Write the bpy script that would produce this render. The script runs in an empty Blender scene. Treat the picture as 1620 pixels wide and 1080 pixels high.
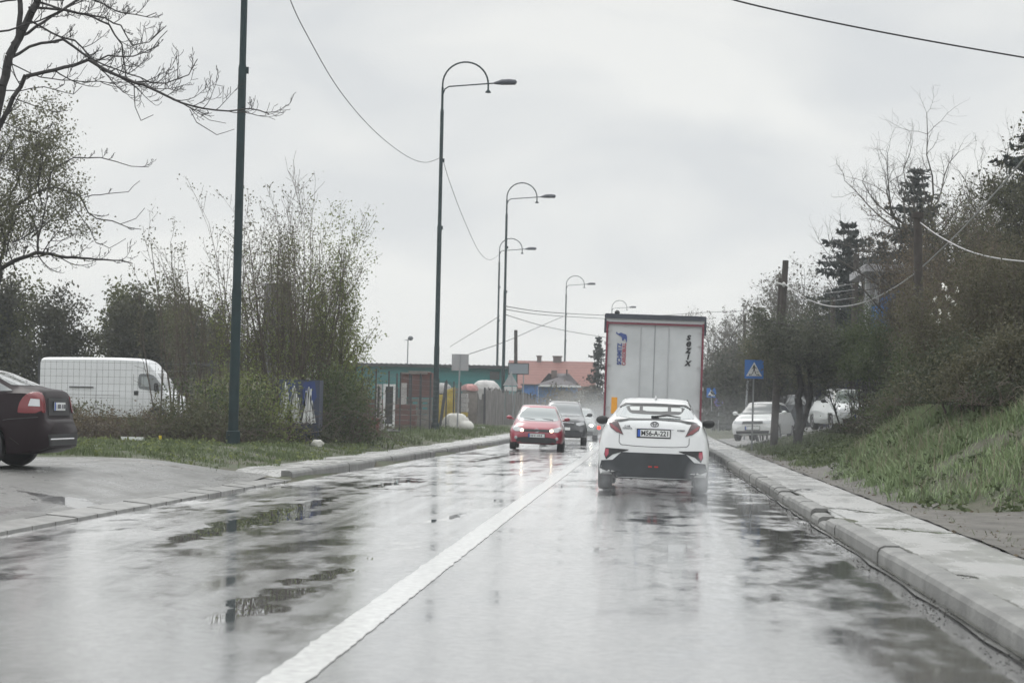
import bpy, bmesh, math, random
import numpy as np
from mathutils import Vector, Matrix
from mathutils.bvhtree import BVHTree
R_ = math.radians
sc = bpy.context.scene
col = sc.collection
# ------------------------------------------------------------------ camera
CAM_H = 1.30
cam_d = bpy.data.cameras.new('camera'); cam = bpy.data.objects.new('camera', cam_d); col.objects.link(cam)
cam_d.lens = 70; cam_d.sensor_width = 36; cam_d.clip_start = .3; cam_d.clip_end = 6000
cam.matrix_world = (Matrix.Translation((0, 0, CAM_H)) @ Matrix.Rotation(R_(3.765), 4, 'Z')
                    @ Matrix.Rotation(R_(90 + 1.958), 4, 'X') @ Matrix.Rotation(R_(1.2), 4, 'Z'))
cam_d.dof.use_dof = True; cam_d.dof.focus_distance = 36; cam_d.dof.aperture_fstop = 4.0
sc.camera = cam
FPX = 70 / 36 * 1620
CM = cam.matrix_world.to_3x3()
def ray(px, py): return CM @ Vector(((px - 810) / FPX, -(py - 540) / FPX, -1))
def D(px, py, Y):
    """the point at distance Y up the road that was measured at (px, py) on the photograph"""
    d = ray(px, py); return Vector((0, 0, CAM_H)) + d * (Y / d.y)
def G(px, py, z=0.0):
    d = ray(px, py); t = (z - CAM_H) / d.z; return Vector((0, 0, CAM_H)) + d * t
# ------------------------------------------------------------------ world: overcast sky
SUN_EL, SUN_AZ = R_(48), R_(-25)
w = bpy.data.worlds.new('World'); sc.world = w; w.use_nodes = True
nt = w.node_tree; nt.nodes.clear()
def N(t, x): n = nt.nodes.new(x); return n
out = nt.nodes.new('ShaderNodeOutputWorld'); bg = nt.nodes.new('ShaderNodeBackground'); bg.inputs[1].default_value = .10
sky = nt.nodes.new('ShaderNodeTexSky'); sky.sky_type = 'NISHITA'; sky.sun_disc = False
sky.sun_elevation = SUN_EL; sky.sun_rotation = SUN_AZ; sky.air_density = 1.5; sky.dust_density = 4
tc = nt.nodes.new('ShaderNodeTexCoord'); sep = nt.nodes.new('ShaderNodeSeparateXYZ')
nt.links.new(tc.outputs['Generated'], sep.inputs[0])
mp = nt.nodes.new('ShaderNodeMapping'); mp.inputs['Scale'].default_value = (1, 1, 2.6)
nt.links.new(tc.outputs['Generated'], mp.inputs[0])
n1 = nt.nodes.new('ShaderNodeTexNoise'); n1.inputs['Scale'].default_value = 6.5; n1.inputs['Detail'].default_value = 5; n1.inputs['Roughness'].default_value = .45
n1.inputs['Distortion'].default_value = .5
nt.links.new(mp.outputs[0], n1.inputs['Vector'])
cr = nt.nodes.new('ShaderNodeValToRGB')
cr.color_ramp.elements[0].position = .36; cr.color_ramp.elements[0].color = (7.15, 7.4, 7.62, 1)
cr.color_ramp.elements[1].position = .62; cr.color_ramp.elements[1].color = (8.8, 8.9, 8.8, 1)
nt.links.new(n1.outputs['Fac'], cr.inputs[0])
er = nt.nodes.new('ShaderNodeValToRGB')     # brightness of the cloud deck by elevation
e = er.color_ramp.elements
e[0].position = 0.0; e[0].color = (.90, .90, .90, 1)
e[1].position = 1.0; e[1].color = (2.6, 2.6, 2.6, 1)
for p_, v_ in ((.03, .99), (.08, 1.02), (.17, .99), (.24, .95), (.30, 1.15), (.42, 1.6)):
    q = e.new(p_); q.color = (v_, v_, v_, 1)
nt.links.new(sep.outputs['Z'], er.inputs[0])
mul = nt.nodes.new('ShaderNodeMixRGB'); mul.blend_type = 'MULTIPLY'; mul.inputs[0].default_value = 1
nt.links.new(cr.outputs[0], mul.inputs[1]); nt.links.new(er.outputs[0], mul.inputs[2])
mix = nt.nodes.new('ShaderNodeMixRGB'); mix.inputs[0].default_value = .96
nt.links.new(sky.outputs[0], mix.inputs[1]); nt.links.new(mul.outputs[0], mix.inputs[2])
nt.links.new(mix.outputs[0], bg.inputs[0]); nt.links.new(bg.outputs[0], out.inputs[0])
# ------------------------------------------------------------------ sun (behind the cloud)
sd = bpy.data.lights.new('sun', 'SUN'); sd.energy = .7; sd.angle = R_(25); sd.color = (1, .97, .93)
sun = bpy.data.objects.new('sun', sd); col.objects.link(sun)
sdir = Vector((math.sin(SUN_AZ) * math.cos(SUN_EL), math.cos(SUN_AZ) * math.cos(SUN_EL), math.sin(SUN_EL)))
sun.rotation_euler = sdir.to_track_quat('Z', 'Y').to_euler()
sc.view_settings.view_transform = 'Standard'; sc.view_settings.look = 'None'
sc.view_settings.exposure = 0; sc.view_settings.gamma = 1
sc.cycles.max_bounces = 6; sc.cycles.diffuse_bounces = 3; sc.cycles.glossy_bounces = 3; sc.cycles.volume_bounces = 1
sc.cycles.transparent_max_bounces = 12; sc.cycles.use_denoising = True; sc.cycles.volume_step_rate = 4
# ------------------------------------------------------------------ materials
MATS = {}
def pm(name, c, rough=.6, metal=0, var=0, vscale=3, bump=0, bscale=40, coat=0, spec=.5, emit=0, island=0, c2=None, crough=.05):
    """procedural Principled material: base colour with noise (and per-leaf) variation, optional bump"""
    if name in MATS: return MATS[name]
    m = bpy.data.materials.new(name); m.use_nodes = True; t = m.node_tree; b = t.nodes['Principled BSDF']
    c = tuple(c) if hasattr(c, '__len__') else (c, c, c)
    b.inputs['Base Color'].default_value = (*c, 1); b.inputs['Roughness'].default_value = rough
    b.inputs['Metallic'].default_value = metal; b.inputs['Coat Weight'].default_value = coat
    b.inputs['Coat Roughness'].default_value = crough; b.inputs['Specular IOR Level'].default_value = spec
    tcn = t.nodes.new('ShaderNodeTexCoord')
    if var or c2:
        ca = tuple(max(0, x * (1 - var)) for x in c); cb = c2 or tuple(min(1, x * (1 + var)) for x in c)
        r = t.nodes.new('ShaderNodeValToRGB'); r.color_ramp.elements[0].color = (*ca, 1); r.color_ramp.elements[1].color = (*cb, 1)
        if island:
            g = t.nodes.new('ShaderNodeNewGeometry'); nz = t.nodes.new('ShaderNodeTexNoise'); nz.inputs['Scale'].default_value = vscale
            t.links.new(tcn.outputs['Object'], nz.inputs['Vector'])
            mx = t.nodes.new('ShaderNodeMath'); mx.operation = 'MULTIPLY_ADD'; mx.inputs[1].default_value = island
            mm = t.nodes.new('ShaderNodeMath'); mm.operation = 'MULTIPLY'; mm.inputs[1].default_value = 1 - island
            t.links.new(nz.outputs['Fac'], mm.inputs[0]); t.links.new(g.outputs['Random Per Island'], mx.inputs[0])
            t.links.new(mm.outputs[0], mx.inputs[2]); t.links.new(mx.outputs[0], r.inputs[0])
        else:
            nz = t.nodes.new('ShaderNodeTexNoise'); nz.inputs['Scale'].default_value = vscale; nz.inputs['Detail'].default_value = 6
            nz.inputs['Roughness'].default_value = .6
            t.links.new(tcn.outputs['Object'], nz.inputs['Vector']); t.links.new(nz.outputs['Fac'], r.inputs[0])
            r.color_ramp.elements[0].position = .3; r.color_ramp.elements[1].position = .7
        t.links.new(r.outputs[0], b.inputs['Base Color'])
    if bump:
        nb = t.nodes.new('ShaderNodeTexNoise'); nb.inputs['Scale'].default_value = bscale; nb.inputs['Detail'].default_value = 5
        bp = t.nodes.new('ShaderNodeBump'); bp.inputs['Strength'].default_value = bump; bp.inputs['Distance'].default_value = .02
        t.links.new(tcn.outputs['Object'], nb.inputs['Vector']); t.links.new(nb.outputs['Fac'], bp.inputs['Height'])
        t.links.new(bp.outputs[0], b.inputs['Normal'])
    if emit:
        b.inputs['Emission Color'].default_value = (*c, 1); b.inputs['Emission Strength'].default_value = emit
    MATS[name] = m; return m
# ------------------------------------------------------------------ object helpers
def tag(o, label=None, cat=None, group=None, kind=None):
    for k, v in (('label', label), ('category', cat), ('group', group), ('kind', kind)):
        if v: o[k] = v
    return o
def thing(name, label, cat, loc=(0, 0, 0), rz=0, group=None):
    o = bpy.data.objects.new(name, None); col.objects.link(o); o.location = loc; o.rotation_euler = (0, 0, rz)
    return tag(o, label, cat, group)
def np_mesh(name, V, F, m=None, smooth=False):
    """V (n,3) floats, F (k,s) ints, all faces with s corners"""
    V = np.asarray(V, np.float32); F = np.asarray(F, np.int32); k, s = F.shape
    me = bpy.data.meshes.new(name); me.vertices.add(len(V)); me.vertices.foreach_set('co', V.ravel())
    me.loops.add(k * s); me.loops.foreach_set('vertex_index', F.ravel())
    me.polygons.add(k); me.polygons.foreach_set('loop_start', np.arange(k, dtype=np.int32) * s)
    me.polygons.foreach_set('loop_total', np.full(k, s, np.int32))
    if smooth: me.polygons.foreach_set('use_smooth', np.ones(k, bool))
    me.update(); me.validate()
    if m: me.materials.append(m)
    return me
def link(name, me, parent=None, loc=(0, 0, 0), rz=0):
    o = bpy.data.objects.new(name, me); col.objects.link(o); o.location = loc; o.rotation_euler = (0, 0, rz)
    if parent: o.parent = parent
    return o
class MB:
    """collects shapes, then links them as one mesh object"""
    def __init__(s): s.v = []; s.f = []
    def add(s, vs, fs):
        n = len(s.v); s.v += [tuple(v) for v in vs]; s.f += [tuple(i + n for i in f) for f in fs]; return s
    def box(s, c, d, rz=0, rx=0, ry=0, taper=1):
        M = Matrix.Rotation(rz, 3, 'Z') @ Matrix.Rotation(ry, 3, 'Y') @ Matrix.Rotation(rx, 3, 'X'); c = Vector(c); vs = []
        for z in (-.5, .5):
            k = taper if z > 0 else 1
            for x, y in ((-.5, -.5), (.5, -.5), (.5, .5), (-.5, .5)): vs.append(c + M @ Vector((x * d[0] * k, y * d[1] * k, z * d[2])))
        return s.add(vs, [(3, 2, 1, 0), (4, 5, 6, 7), (0, 1, 5, 4), (1, 2, 6, 5), (2, 3, 7, 6), (3, 0, 4, 7)])
    def tube(s, pts, rad, n=8, caps=True):
        pts = [Vector(p) for p in pts]
        rad = list(rad) if hasattr(rad, '__len__') else [rad] * len(pts)
        up = Vector((0, 0, 1)); vs = []; prev = None
        for i, p in enumerate(pts):
            d = (pts[min(i + 1, len(pts) - 1)] - pts[max(i - 1, 0)]).normalized()
            if prev is None:
                a = up if abs(d.z) < .9 else Vector((1, 0, 0)); u = (a - d * a.dot(d)).normalized()
            else: u = (prev - d * prev.dot(d)).normalized()
            prev = u; v = d.cross(u)
            for k in range(n):
                t = 2 * math.pi * k / n; vs.append(p + (u * math.cos(t) + v * math.sin(t)) * rad[i])
        fs = [(i * n + k, i * n + (k + 1) % n, (i + 1) * n + (k + 1) % n, (i + 1) * n + k) for i in range(len(pts) - 1) for k in range(n)]
        if caps: fs += [tuple(range(n - 1, -1, -1)), tuple((len(pts) - 1) * n + k for k in range(n))]
        return s.add(vs, fs)
    def lathe(s, prof, c=(0, 0, 0), axis='Z', n=24, caps=True):
        vs = []; c = Vector(c)
        for r, h in prof:
            for k in range(n):
                t = 2 * math.pi * k / n; a, b = r * math.cos(t), r * math.sin(t)
                vs.append(c + Vector({'Z': (a, b, h), 'X': (h, a, b), 'Y': (b, h, a)}[axis]))
        fs = [(i * n + k, i * n + (k + 1) % n, (i + 1) * n + (k + 1) % n, (i + 1) * n + k) for i in range(len(prof) - 1) for k in range(n)]
        if caps: fs += [tuple(range(n - 1, -1, -1)), tuple((len(prof) - 1) * n + k for k in range(n))]
        return s.add(vs, fs)
    def prism(s, poly, a0, a1, axis='Y'):
        """extrude a 2D polygon. axis Y: poly is (x,z); axis X: poly is (y,z); axis Z: poly is (x,y)"""
        def P(p, a): return {'Y': (p[0], a, p[1]), 'X': (a, p[0], p[1]), 'Z': (p[0], p[1], a)}[axis]
        n = len(poly); vs = [P(p, a0) for p in poly] + [P(p, a1) for p in poly]
        fs = [tuple(range(n)), tuple(range(2 * n - 1, n - 1, -1))] + [(i, i + n, (i + 1) % n + n, (i + 1) % n) for i in range(n)]
        return s.add(vs, fs)
    def blob(s, c, r, R=None, n=10, jit=.0):
        vs = []; c = Vector(c); m = n // 2 + 1
        for i in range(m + 1):
            for k in range(n):
                a = math.pi * i / m; t = 2 * math.pi * k / n; q = 1 + (R.uniform(-jit, jit) if R and 0 < i < m else 0)
                vs.append(c + Vector((r[0] * math.sin(a) * math.cos(t) * q, r[1] * math.sin(a) * math.sin(t) * q, r[2] * math.cos(a) * q)))
        return s.add(vs, [(i * n + k, (i + 1) * n + k, (i + 1) * n + (k + 1) % n, i * n + (k + 1) % n) for i in range(m) for k in range(n)])
    def build(s, name, m, parent=None, loc=(0, 0, 0), rz=0, smooth=False, bevel=0):
        me = bpy.data.meshes.new(name); me.from_pydata(s.v, [], s.f)
        bm = bmesh.new(); bm.from_mesh(me); bmesh.ops.remove_doubles(bm, verts=bm.verts, dist=1e-5)
        bmesh.ops.recalc_face_normals(bm, faces=bm.faces)
        if bevel: bmesh.ops.bevel(bm, geom=[e for e in bm.edges if e.is_manifold and e.calc_face_angle(0) > .5], offset=bevel, segments=2, affect='EDGES', clamp_overlap=True)
        bm.to_mesh(me); bm.free(); me.materials.append(m)
        if smooth:
            for p in me.polygons: p.use_smooth = True
            try: me.set_sharp_from_angle(angle=R_(40))
            except Exception: pass
        return link(name, me, parent, loc, rz)
def chaikin(P, n=1, closed=True):
    for _ in range(n):
        Q = []
        for i in range(len(P) if closed else len(P) - 1):
            a, b = P[i], P[(i + 1) % len(P)]
            Q += [tuple(.75 * x + .25 * y for x, y in zip(a, b)), tuple(.25 * x + .75 * y for x, y in zip(a, b))]
        P = Q if closed else [P[0]] + Q + [P[-1]]
    return P
def text_mesh(body, size, name, m, parent, loc, rot, shear=0, bold=0, depth=.004, sx=1.0):
    cu = bpy.data.curves.new(name, 'FONT'); cu.body = body; cu.size = size; cu.align_x = 'CENTER'; cu.align_y = 'CENTER'
    cu.extrude = depth; cu.shear = shear; cu.offset = bold
    t = bpy.data.objects.new(name, cu); col.objects.link(t); bpy.context.view_layer.update()
    me = bpy.data.meshes.new_from_object(t); col.objects.unlink(t); bpy.data.objects.remove(t)
    me.materials.clear(); me.materials.append(m)
    o = link(name, me, parent, loc); o.rotation_euler = rot; o.scale = (sx, 1, 1); return o
def ss(a, b, x):
    t = np.clip((np.asarray(x, float) - a) / (b - a), 0, 1); return t * t * (3 - 2 * t)
# ================================================================== ground shape
def cshift(y): return np.maximum(np.asarray(y, float) - 62, 0) ** 2 / 8000.
def KL(y): return -6.2 + .9 * ss(18, 80, y) + cshift(y)          # left kerb line
def KR(y): return 2.12 + cshift(y) + 0 * np.asarray(y, float)     # right kerb line
def CL(y): return -1.66 + .12 * ss(20, 70, y) + cshift(y)         # centre line
def wob(x, y):
    return .5 * np.sin(x * 1.3 + y * .37) + .3 * np.sin(x * 2.9 - y * 1.1 + 1) + .2 * np.sin(y * 2.3 + x * .7)
def gz(x, y):
    x = np.asarray(x, float); y = np.asarray(y, float)
    dl = KL(y) - x; dr = x - KR(y)
    lot = .02 + .31 * ss(0, 2.3, dl)
    verge = .15 + .20 * ss(1.0, 3.6, dl)
    k = ss(32.5, 35.5, y)
    zl = lot * (1 - k) + verge * k + .03 * wob(x, y) * ss(1.2, 3, dl) * k
    bank = 1.42 * ss(1.2, 3.9, dr - .5 * ss(30, 25, y) * 1.6) * ss(24.3, 29.5, y + .25 * dr) * (1 - ss(37, 47, y - .45 * dr))
    mound = .72 * ss(1.2, 5.2, dr - .8 * ss(70, 60, y) * 0) * ss(40, 50, y) * (1 - ss(78, 110, y) * .7)
    far = 1.6 * ss(8, 16, dr)
    zr = .14 + np.maximum(bank, mound) + far * ss(30, 45, y) * .6 + .04 * wob(x, y) * ss(1.4, 3, dr)
    z = np.where(dl > 0, zl, np.where(dr > 0, zr, 0.0))
    return z
def gzf(x, y): return float(gz(x, y))
def grid_mesh(name, xs, ys, zf, m, smooth=True):
    X, Y = np.meshgrid(xs, ys); Z = zf(X, Y); nx, ny = len(xs), len(ys)
    V = np.stack([X, Y, Z], -1).reshape(-1, 3); i = np.arange(nx * ny).reshape(ny, nx)
    F = np.stack([i[:-1, :-1], i[:-1, 1:], i[1:, 1:], i[1:, :-1]], -1).reshape(-1, 4)
    return np_mesh(name, V, F, m, smooth)
def strip_mesh(name, ys, fl, fr, zf, m, n=6):
    """sheet between the lines x=fl(y) and x=fr(y)"""
    t = np.linspace(0, 1, n)[None, :]; Y = np.repeat(ys[:, None], n, 1); a = fl(ys)[:, None]; b = fr(ys)[:, None]
    X = a + (b - a) * t; Z = zf(X, Y); i = np.arange(X.size).reshape(X.shape)
    F = np.stack([i[:-1, :-1], i[:-1, 1:], i[1:, 1:], i[1:, :-1]], -1).reshape(-1, 4)
    return np_mesh(name, np.stack([X, Y, Z], -1).reshape(-1, 3), F, m, True)
# ------------------------------------------------------------------ ground materials
def node_mat(name):
    m = bpy.data.materials.new(name); m.use_nodes = True; t = m.node_tree
    return m, t, t.nodes['Principled BSDF'], t.nodes.new('ShaderNodeTexCoord')
def nz(t, tc_, scale, detail=5, rough=.55, sx=1, sy=1, out='Fac'):
    mp_ = t.nodes.new('ShaderNodeMapping'); mp_.inputs['Scale'].default_value = (sx, sy, 1); t.links.new(tc_.outputs['Object'], mp_.inputs[0])
    n = t.nodes.new('ShaderNodeTexNoise'); n.inputs['Scale'].default_value = scale; n.inputs['Detail'].default_value = detail
    n.inputs['Roughness'].default_value = rough; t.links.new(mp_.outputs[0], n.inputs['Vector']); return n.outputs[out]
def ramp(t, src, a, b, ca, cb):
    r = t.nodes.new('ShaderNodeValToRGB'); r.color_ramp.elements[0].position = a; r.color_ramp.elements[1].position = b
    ca = ca if hasattr(ca, '__len__') else (ca,) * 3; cb = cb if hasattr(cb, '__len__') else (cb,) * 3
    r.color_ramp.elements[0].color = (*ca, 1); r.color_ramp.elements[1].color = (*cb, 1); t.links.new(src, r.inputs[0]); return r.outputs[0]
def mixc(t, f, a, b, mode='MIX'):
    n = t.nodes.new('ShaderNodeMixRGB'); n.blend_type = mode
    for i, s in ((0, f), (1, a), (2, b)):
        if isinstance(s, (int, float)): n.inputs[i].default_value = s if i == 0 else (s, s, s, 1)
        else: t.links.new(s, n.inputs[i])
    return n.outputs[0]
def bumpn(t, b, src, strength, dist=.01, prev=None):
    n = t.nodes.new('ShaderNodeBump'); n.inputs['Strength'].default_value = strength; n.inputs['Distance'].default_value = dist
    t.links.new(src, n.inputs['Height'])
    if prev: t.links.new(prev, n.inputs['Normal'])
    t.links.new(n.outputs[0], b.inputs['Normal']); return n.outputs[0]
def pools(t, tc_, P, z):
    """soft-edged standing water: P = [(px, py, half length px, half height px, slope)] measured, laid as ellipses on the ground"""
    res = None; nzv = nz(t, tc_, 2.2, 6, .65, 1, .6, out='Color'); sb = t.nodes.new('ShaderNodeVectorMath'); sb.operation = 'SUBTRACT'; sb.inputs[1].default_value = (.5, .5, .5); t.links.new(nzv, sb.inputs[0])
    scn = t.nodes.new('ShaderNodeVectorMath'); scn.operation = 'MULTIPLY'; scn.inputs[1].default_value = (1.1, 2.4, 0); t.links.new(sb.outputs[0], scn.inputs[0])
    ad = t.nodes.new('ShaderNodeVectorMath'); ad.operation = 'ADD'; t.links.new(tc_.outputs['Object'], ad.inputs[0]); t.links.new(scn.outputs[0], ad.inputs[1])
    for (x0, y0), (x1, y1), wpx in P:
        A, B_ = G(x0, y0, z), G(x1, y1, z); c = (A + B_) / 2; d = B_ - A; L = d.length / 2; ang = math.atan2(d.y, d.x); wd = wpx
        m1 = t.nodes.new('ShaderNodeVectorMath'); m1.operation = 'SUBTRACT'; m1.inputs[1].default_value = (c.x, c.y, 0); t.links.new(ad.outputs[0], m1.inputs[0])
        r1 = t.nodes.new('ShaderNodeVectorRotate'); r1.rotation_type = 'Z_AXIS'; r1.inputs['Angle'].default_value = -ang; t.links.new(m1.outputs[0], r1.inputs['Vector'])
        s1 = t.nodes.new('ShaderNodeVectorMath'); s1.operation = 'MULTIPLY'; s1.inputs[1].default_value = (1 / L, 1 / wd, 0); t.links.new(r1.outputs[0], s1.inputs[0])
        l1 = t.nodes.new('ShaderNodeVectorMath'); l1.operation = 'LENGTH'; t.links.new(s1.outputs[0], l1.inputs[0])
        if res is None: res = l1.outputs['Value']
        else:
            mn = t.nodes.new('ShaderNodeMath'); mn.operation = 'MINIMUM'; t.links.new(res, mn.inputs[0]); t.links.new(l1.outputs['Value'], mn.inputs[1]); res = mn.outputs[0]
    return ramp(t, res, .78, 1.12, 1.0, 0.0)
def wet_mat(name, dark, light, film_lo, film_hi, cover=(.40, .56), base_rough=.55, ior=1.45, lanes=True, pl=None, plz=0.0, scale=1.25):
    """asphalt or paving under a broken film of rain water: the film is the coat, thin or missing in patches"""
    m, t, b, tc_ = node_mat(name)
    g = nz(t, tc_, 130, 3, .8); big = nz(t, tc_, .5, 6, .65)
    c = mixc(t, .5, ramp(t, g, .35, .7, dark, light), ramp(t, big, .3, .7, dark, light))
    p1 = nz(t, tc_, scale, 8, .66, 1.0, .6); p2 = nz(t, tc_, 2.6, 6, .65, 1.0, .08)
    pat = mixc(t, .38, p1, p2)
    if lanes:      # the crowned middle drains evenly; the worn outer wheel track and gutters are patchy
        sx_ = t.nodes.new('ShaderNodeSeparateXYZ'); t.links.new(tc_.outputs['Object'], sx_.inputs[0])
        mr = t.nodes.new('ShaderNodeMapRange'); mr.inputs[1].default_value = -7.; mr.inputs[2].default_value = 3.; t.links.new(sx_.outputs['X'], mr.inputs[0])
        rr = t.nodes.new('ShaderNodeValToRGB'); e_ = rr.color_ramp.elements; e_[0].position = 0; e_[0].color = (.0, .0, .0, 1); e_[1].position = 1; e_[1].color = (.01, .01, .01, 1)
        for q_, v_ in ((.10, .0), (.2, .08), (.45, .15), (.53, .07), (.60, .17), (.71, .14), (.77, .045), (.85, .08), (.92, .02)): z_ = e_.new(q_); z_.color = (v_,) * 3 + (1,)
        t.links.new(mr.outputs[0], rr.inputs[0]); pat = mixc(t, 1.0, pat, rr.outputs[0], 'ADD')
    film = ramp(t, pat, cover[0], cover[1], 0.0, 1.0)
    b.inputs['Coat IOR'].default_value = ior
    if lanes:      # tyre tracks and drag marks: long thin streaks along the road
        tr = nz(t, tc_, 1.0, 5, .6, 5.5, .045); film = mixc(t, 1.0, film, ramp(t, tr, .34, .50, .80, 1.0), 'MULTIPLY')
    grn = nz(t, tc_, 9, 6, .75, 1, .7); film = mixc(t, 1.0, film, ramp(t, grn, .3, .6, .88, 1.0), 'MULTIPLY')
    cw = ramp(t, film, 0, 1, film_lo[0], film_hi[0]); cr_ = ramp(t, film, 0, 1, film_lo[1], film_hi[1]); sp = ramp(t, film, 0, 1, .05 if lanes else .3, .7)
    if pl:
        k = pools(t, tc_, pl, plz); cw = mixc(t, k, cw, 1.0); cr_ = mixc(t, k, cr_, .015); c = mixc(t, k, c, .03)
    t.links.new(c, b.inputs['Base Color'])
    t.links.new(cw, b.inputs['Coat Weight']); t.links.new(cr_, b.inputs['Coat Roughness']); t.links.new(sp, b.inputs['Specular IOR Level'])
    b.inputs['Roughness'].default_value = base_rough
    b.inputs['IOR'].default_value = 1.5
    fine = nz(t, tc_, 70, 4, .8)
    bumpn(t, b, fine, .35, .006)
    return m
def road_mat():
    """worn asphalt under rain: a rough wet skin that smears the sky, smooth shallow pools in the worn tracks, duller drained patches"""
    m, t, b, tc_ = node_mat('wet_asphalt')
    g = nz(t, tc_, 130, 3, .8); big = nz(t, tc_, .5, 6, .65)
    c = mixc(t, .5, ramp(t, g, .35, .7, .055, .16), ramp(t, big, .3, .7, .055, .13))
    def byx(vals):
        sx_ = t.nodes.new('ShaderNodeSeparateXYZ'); t.links.new(tc_.outputs['Object'], sx_.inputs[0])
        mr = t.nodes.new('ShaderNodeMapRange'); mr.inputs[1].default_value = -7.; mr.inputs[2].default_value = 3.; t.links.new(sx_.outputs['X'], mr.inputs[0])
        rr = t.nodes.new('ShaderNodeValToRGB'); e_ = rr.color_ramp.elements; e_[0].position = 0; e_[0].color = (vals[0][1],) * 3 + (1,); e_[1].position = 1; e_[1].color = (vals[-1][1],) * 3 + (1,)
        for q_, v_ in vals[1:-1]: z_ = e_.new((q_ + 7) / 10); z_.color = (v_,) * 3 + (1,)
        t.links.new(mr.outputs[0], rr.inputs[0]); return rr.outputs[0]
    p1 = nz(t, tc_, 1.7, 8, .66, 1.0, .42); p2 = nz(t, tc_, .55, 4, .6, 1.0, .35)
    pat = mixc(t, 1.0, mixc(t, .40, p1, p2), byx([(-7, .0), (-6, .01), (-5, .0), (-3.8, -.02), (-2.2, -.01), (-1.7, -.02), (-1, -.02), (-.2, -.0), (.3, .035), (.9, .03), (1.3, .075), (1.8, .07), (3, .03)]), 'ADD')
    pool = ramp(t, pat, .515, .60, 0.0, 1.0)
    hand = pools(t, tc_, [((215, 870), (545, 781), .24), ((400, 834), (500, 806), .10), ((330, 985), (470, 925), .22), ((455, 925), (560, 896), .13), ((672, 828), (735, 811), .10), ((740, 731), (820, 716), .16), ((562, 772), (668, 755), .18), ((600, 884), (645, 876), .07)], 0.0)
    tr = ramp(t, nz(t, tc_, 1.0, 5, .6, 5.0, .05), .35, .60, 0.0, 1.0)           # tyre and drag marks along the road
    fi = ramp(t, nz(t, tc_, 6, 6, .7, 1, .7), .3, .7, 0.0, 1.0)
    dull = mixc(t, 1.0, ramp(t, nz(t, tc_, .8, 7, .68, 1.0, .35), .36, .56, 1.0, 0.0), byx([(-7, 1), (-6.1, .9), (-5.2, .5), (-4, .2), (-3, .10), (-2.4, .20), (-1.75, .4), (-1.2, .25), (-.6, .08), (.2, .05), (.8, .20), (1.6, .40), (3, .6)]), 'MULTIPLY')
    rough = mixc(t, 1.0, ramp(t, tr, 0, 1, .145, .19), ramp(t, fi, 0, 1, .85, 1.10), 'MULTIPLY')
    rough = mixc(t, dull, rough, .34); rough = mixc(t, pool, rough, .055); rough = mixc(t, hand, rough, .012)
    w_ = mixc(t, dull, 1.0, .50); w_ = mixc(t, pool, w_, 1.0); w_ = mixc(t, 1.0, w_, ramp(t, nz(t, tc_, 13, 5, .8, 1, .8), .30, .62, .80, 1.0), 'MULTIPLY')
    c = mixc(t, dull, c, .075); c = mixc(t, hand, c, .025)
    b.inputs['IOR'].default_value = 1.45; b.inputs['Roughness'].default_value = .6
    b.inputs['Specular IOR Level'].default_value = .35
    t.links.new(c, b.inputs['Base Color'])
    bumpn(t, b, nz(t, tc_, 70, 4, .8), .35, .006)
    fr = t.nodes.new('ShaderNodeFresnel'); fr.inputs[0].default_value = 2.5        # the skin of water, by viewing angle
    gl = t.nodes.new('ShaderNodeBsdfGlossy'); gl.distribution = 'MULTI_GGX'; gl.inputs['Color'].default_value = (.97, .97, .97, 1); t.links.new(rough, gl.inputs['Roughness'])
    fm = t.nodes.new('ShaderNodeMath'); fm.operation = 'MULTIPLY'; t.links.new(fr.outputs[0], fm.inputs[0]); t.links.new(w_, fm.inputs[1])
    fp = t.nodes.new('ShaderNodeMath'); fp.operation = 'MULTIPLY_ADD'; fp.use_clamp = True; fp.inputs[1].default_value = 1.42; fp.inputs[2].default_value = -.02; t.links.new(fm.outputs[0], fp.inputs[0])
    ms = t.nodes.new('ShaderNodeMixShader'); t.links.new(fp.outputs[0], ms.inputs[0]); t.links.new(b.outputs[0], ms.inputs[1]); t.links.new(gl.outputs[0], ms.inputs[2])
    t.links.new(ms.outputs[0], t.nodes['Material Output'].inputs[0])
    return m
M_road = road_mat()
M_pave = wet_mat('wet_pavement', (.235, .235, .228), (.32, .315, .303), (.35, .42), (1.0, .2), (.38, .54), .6, ior=1.75, lanes=False, pl=[
    ((1235, 777), (1292, 773), .10), ((1295, 801), (1400, 811), .11), ((1370, 834), (1550, 847), .12), ((1480, 905), (1530, 915), .05)], plz=.14)
M_lot = wet_mat('wet_lot_concrete', (.055, .055, .052), (.145, .142, .135), (.30, .42), (1.0, .20), (.40, .60), .65, lanes=False, pl=[((20, 761), (195, 762), .60)], plz=.33)
M_kerb = pm('kerb_concrete', (.135, .135, .128), .6, var=.45, vscale=2.5, bump=.7, bscale=35, coat=.35, crough=.4)
M_kerb2 = pm('drop_kerb_concrete', (.17, .168, .16), .5, var=.5, vscale=3, bump=.5, bscale=50, coat=.5, crough=.3)
M_line = pm('road_paint', (.50, .50, .49), .5, c2=(.66, .66, .645), var=.25, vscale=14, coat=.9, crough=.2, bump=.3, bscale=60)
M_water = pm('rain_water', (.03, .031, .028), .06, coat=1, crough=.015, spec=.6)
m, t, b, tc_ = node_mat('soil_and_turf'); M_ground = m
a_ = ramp(t, nz(t, tc_, 1.1, 7, .65), .40, .62, (.045, .07, .022), (.085, .068, .05))
t.links.new(mixc(t, .45, a_, ramp(t, nz(t, tc_, 9, 5, .7), .3, .7, (.03, .045, .018), (.10, .095, .06))), b.inputs['Base Color'])
b.inputs['Roughness'].default_value = .75; bumpn(t, b, nz(t, tc_, 14, 6, .7), .8, .06)
m, t, b, tc_ = node_mat('wet_mud'); M_mud = m
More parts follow.
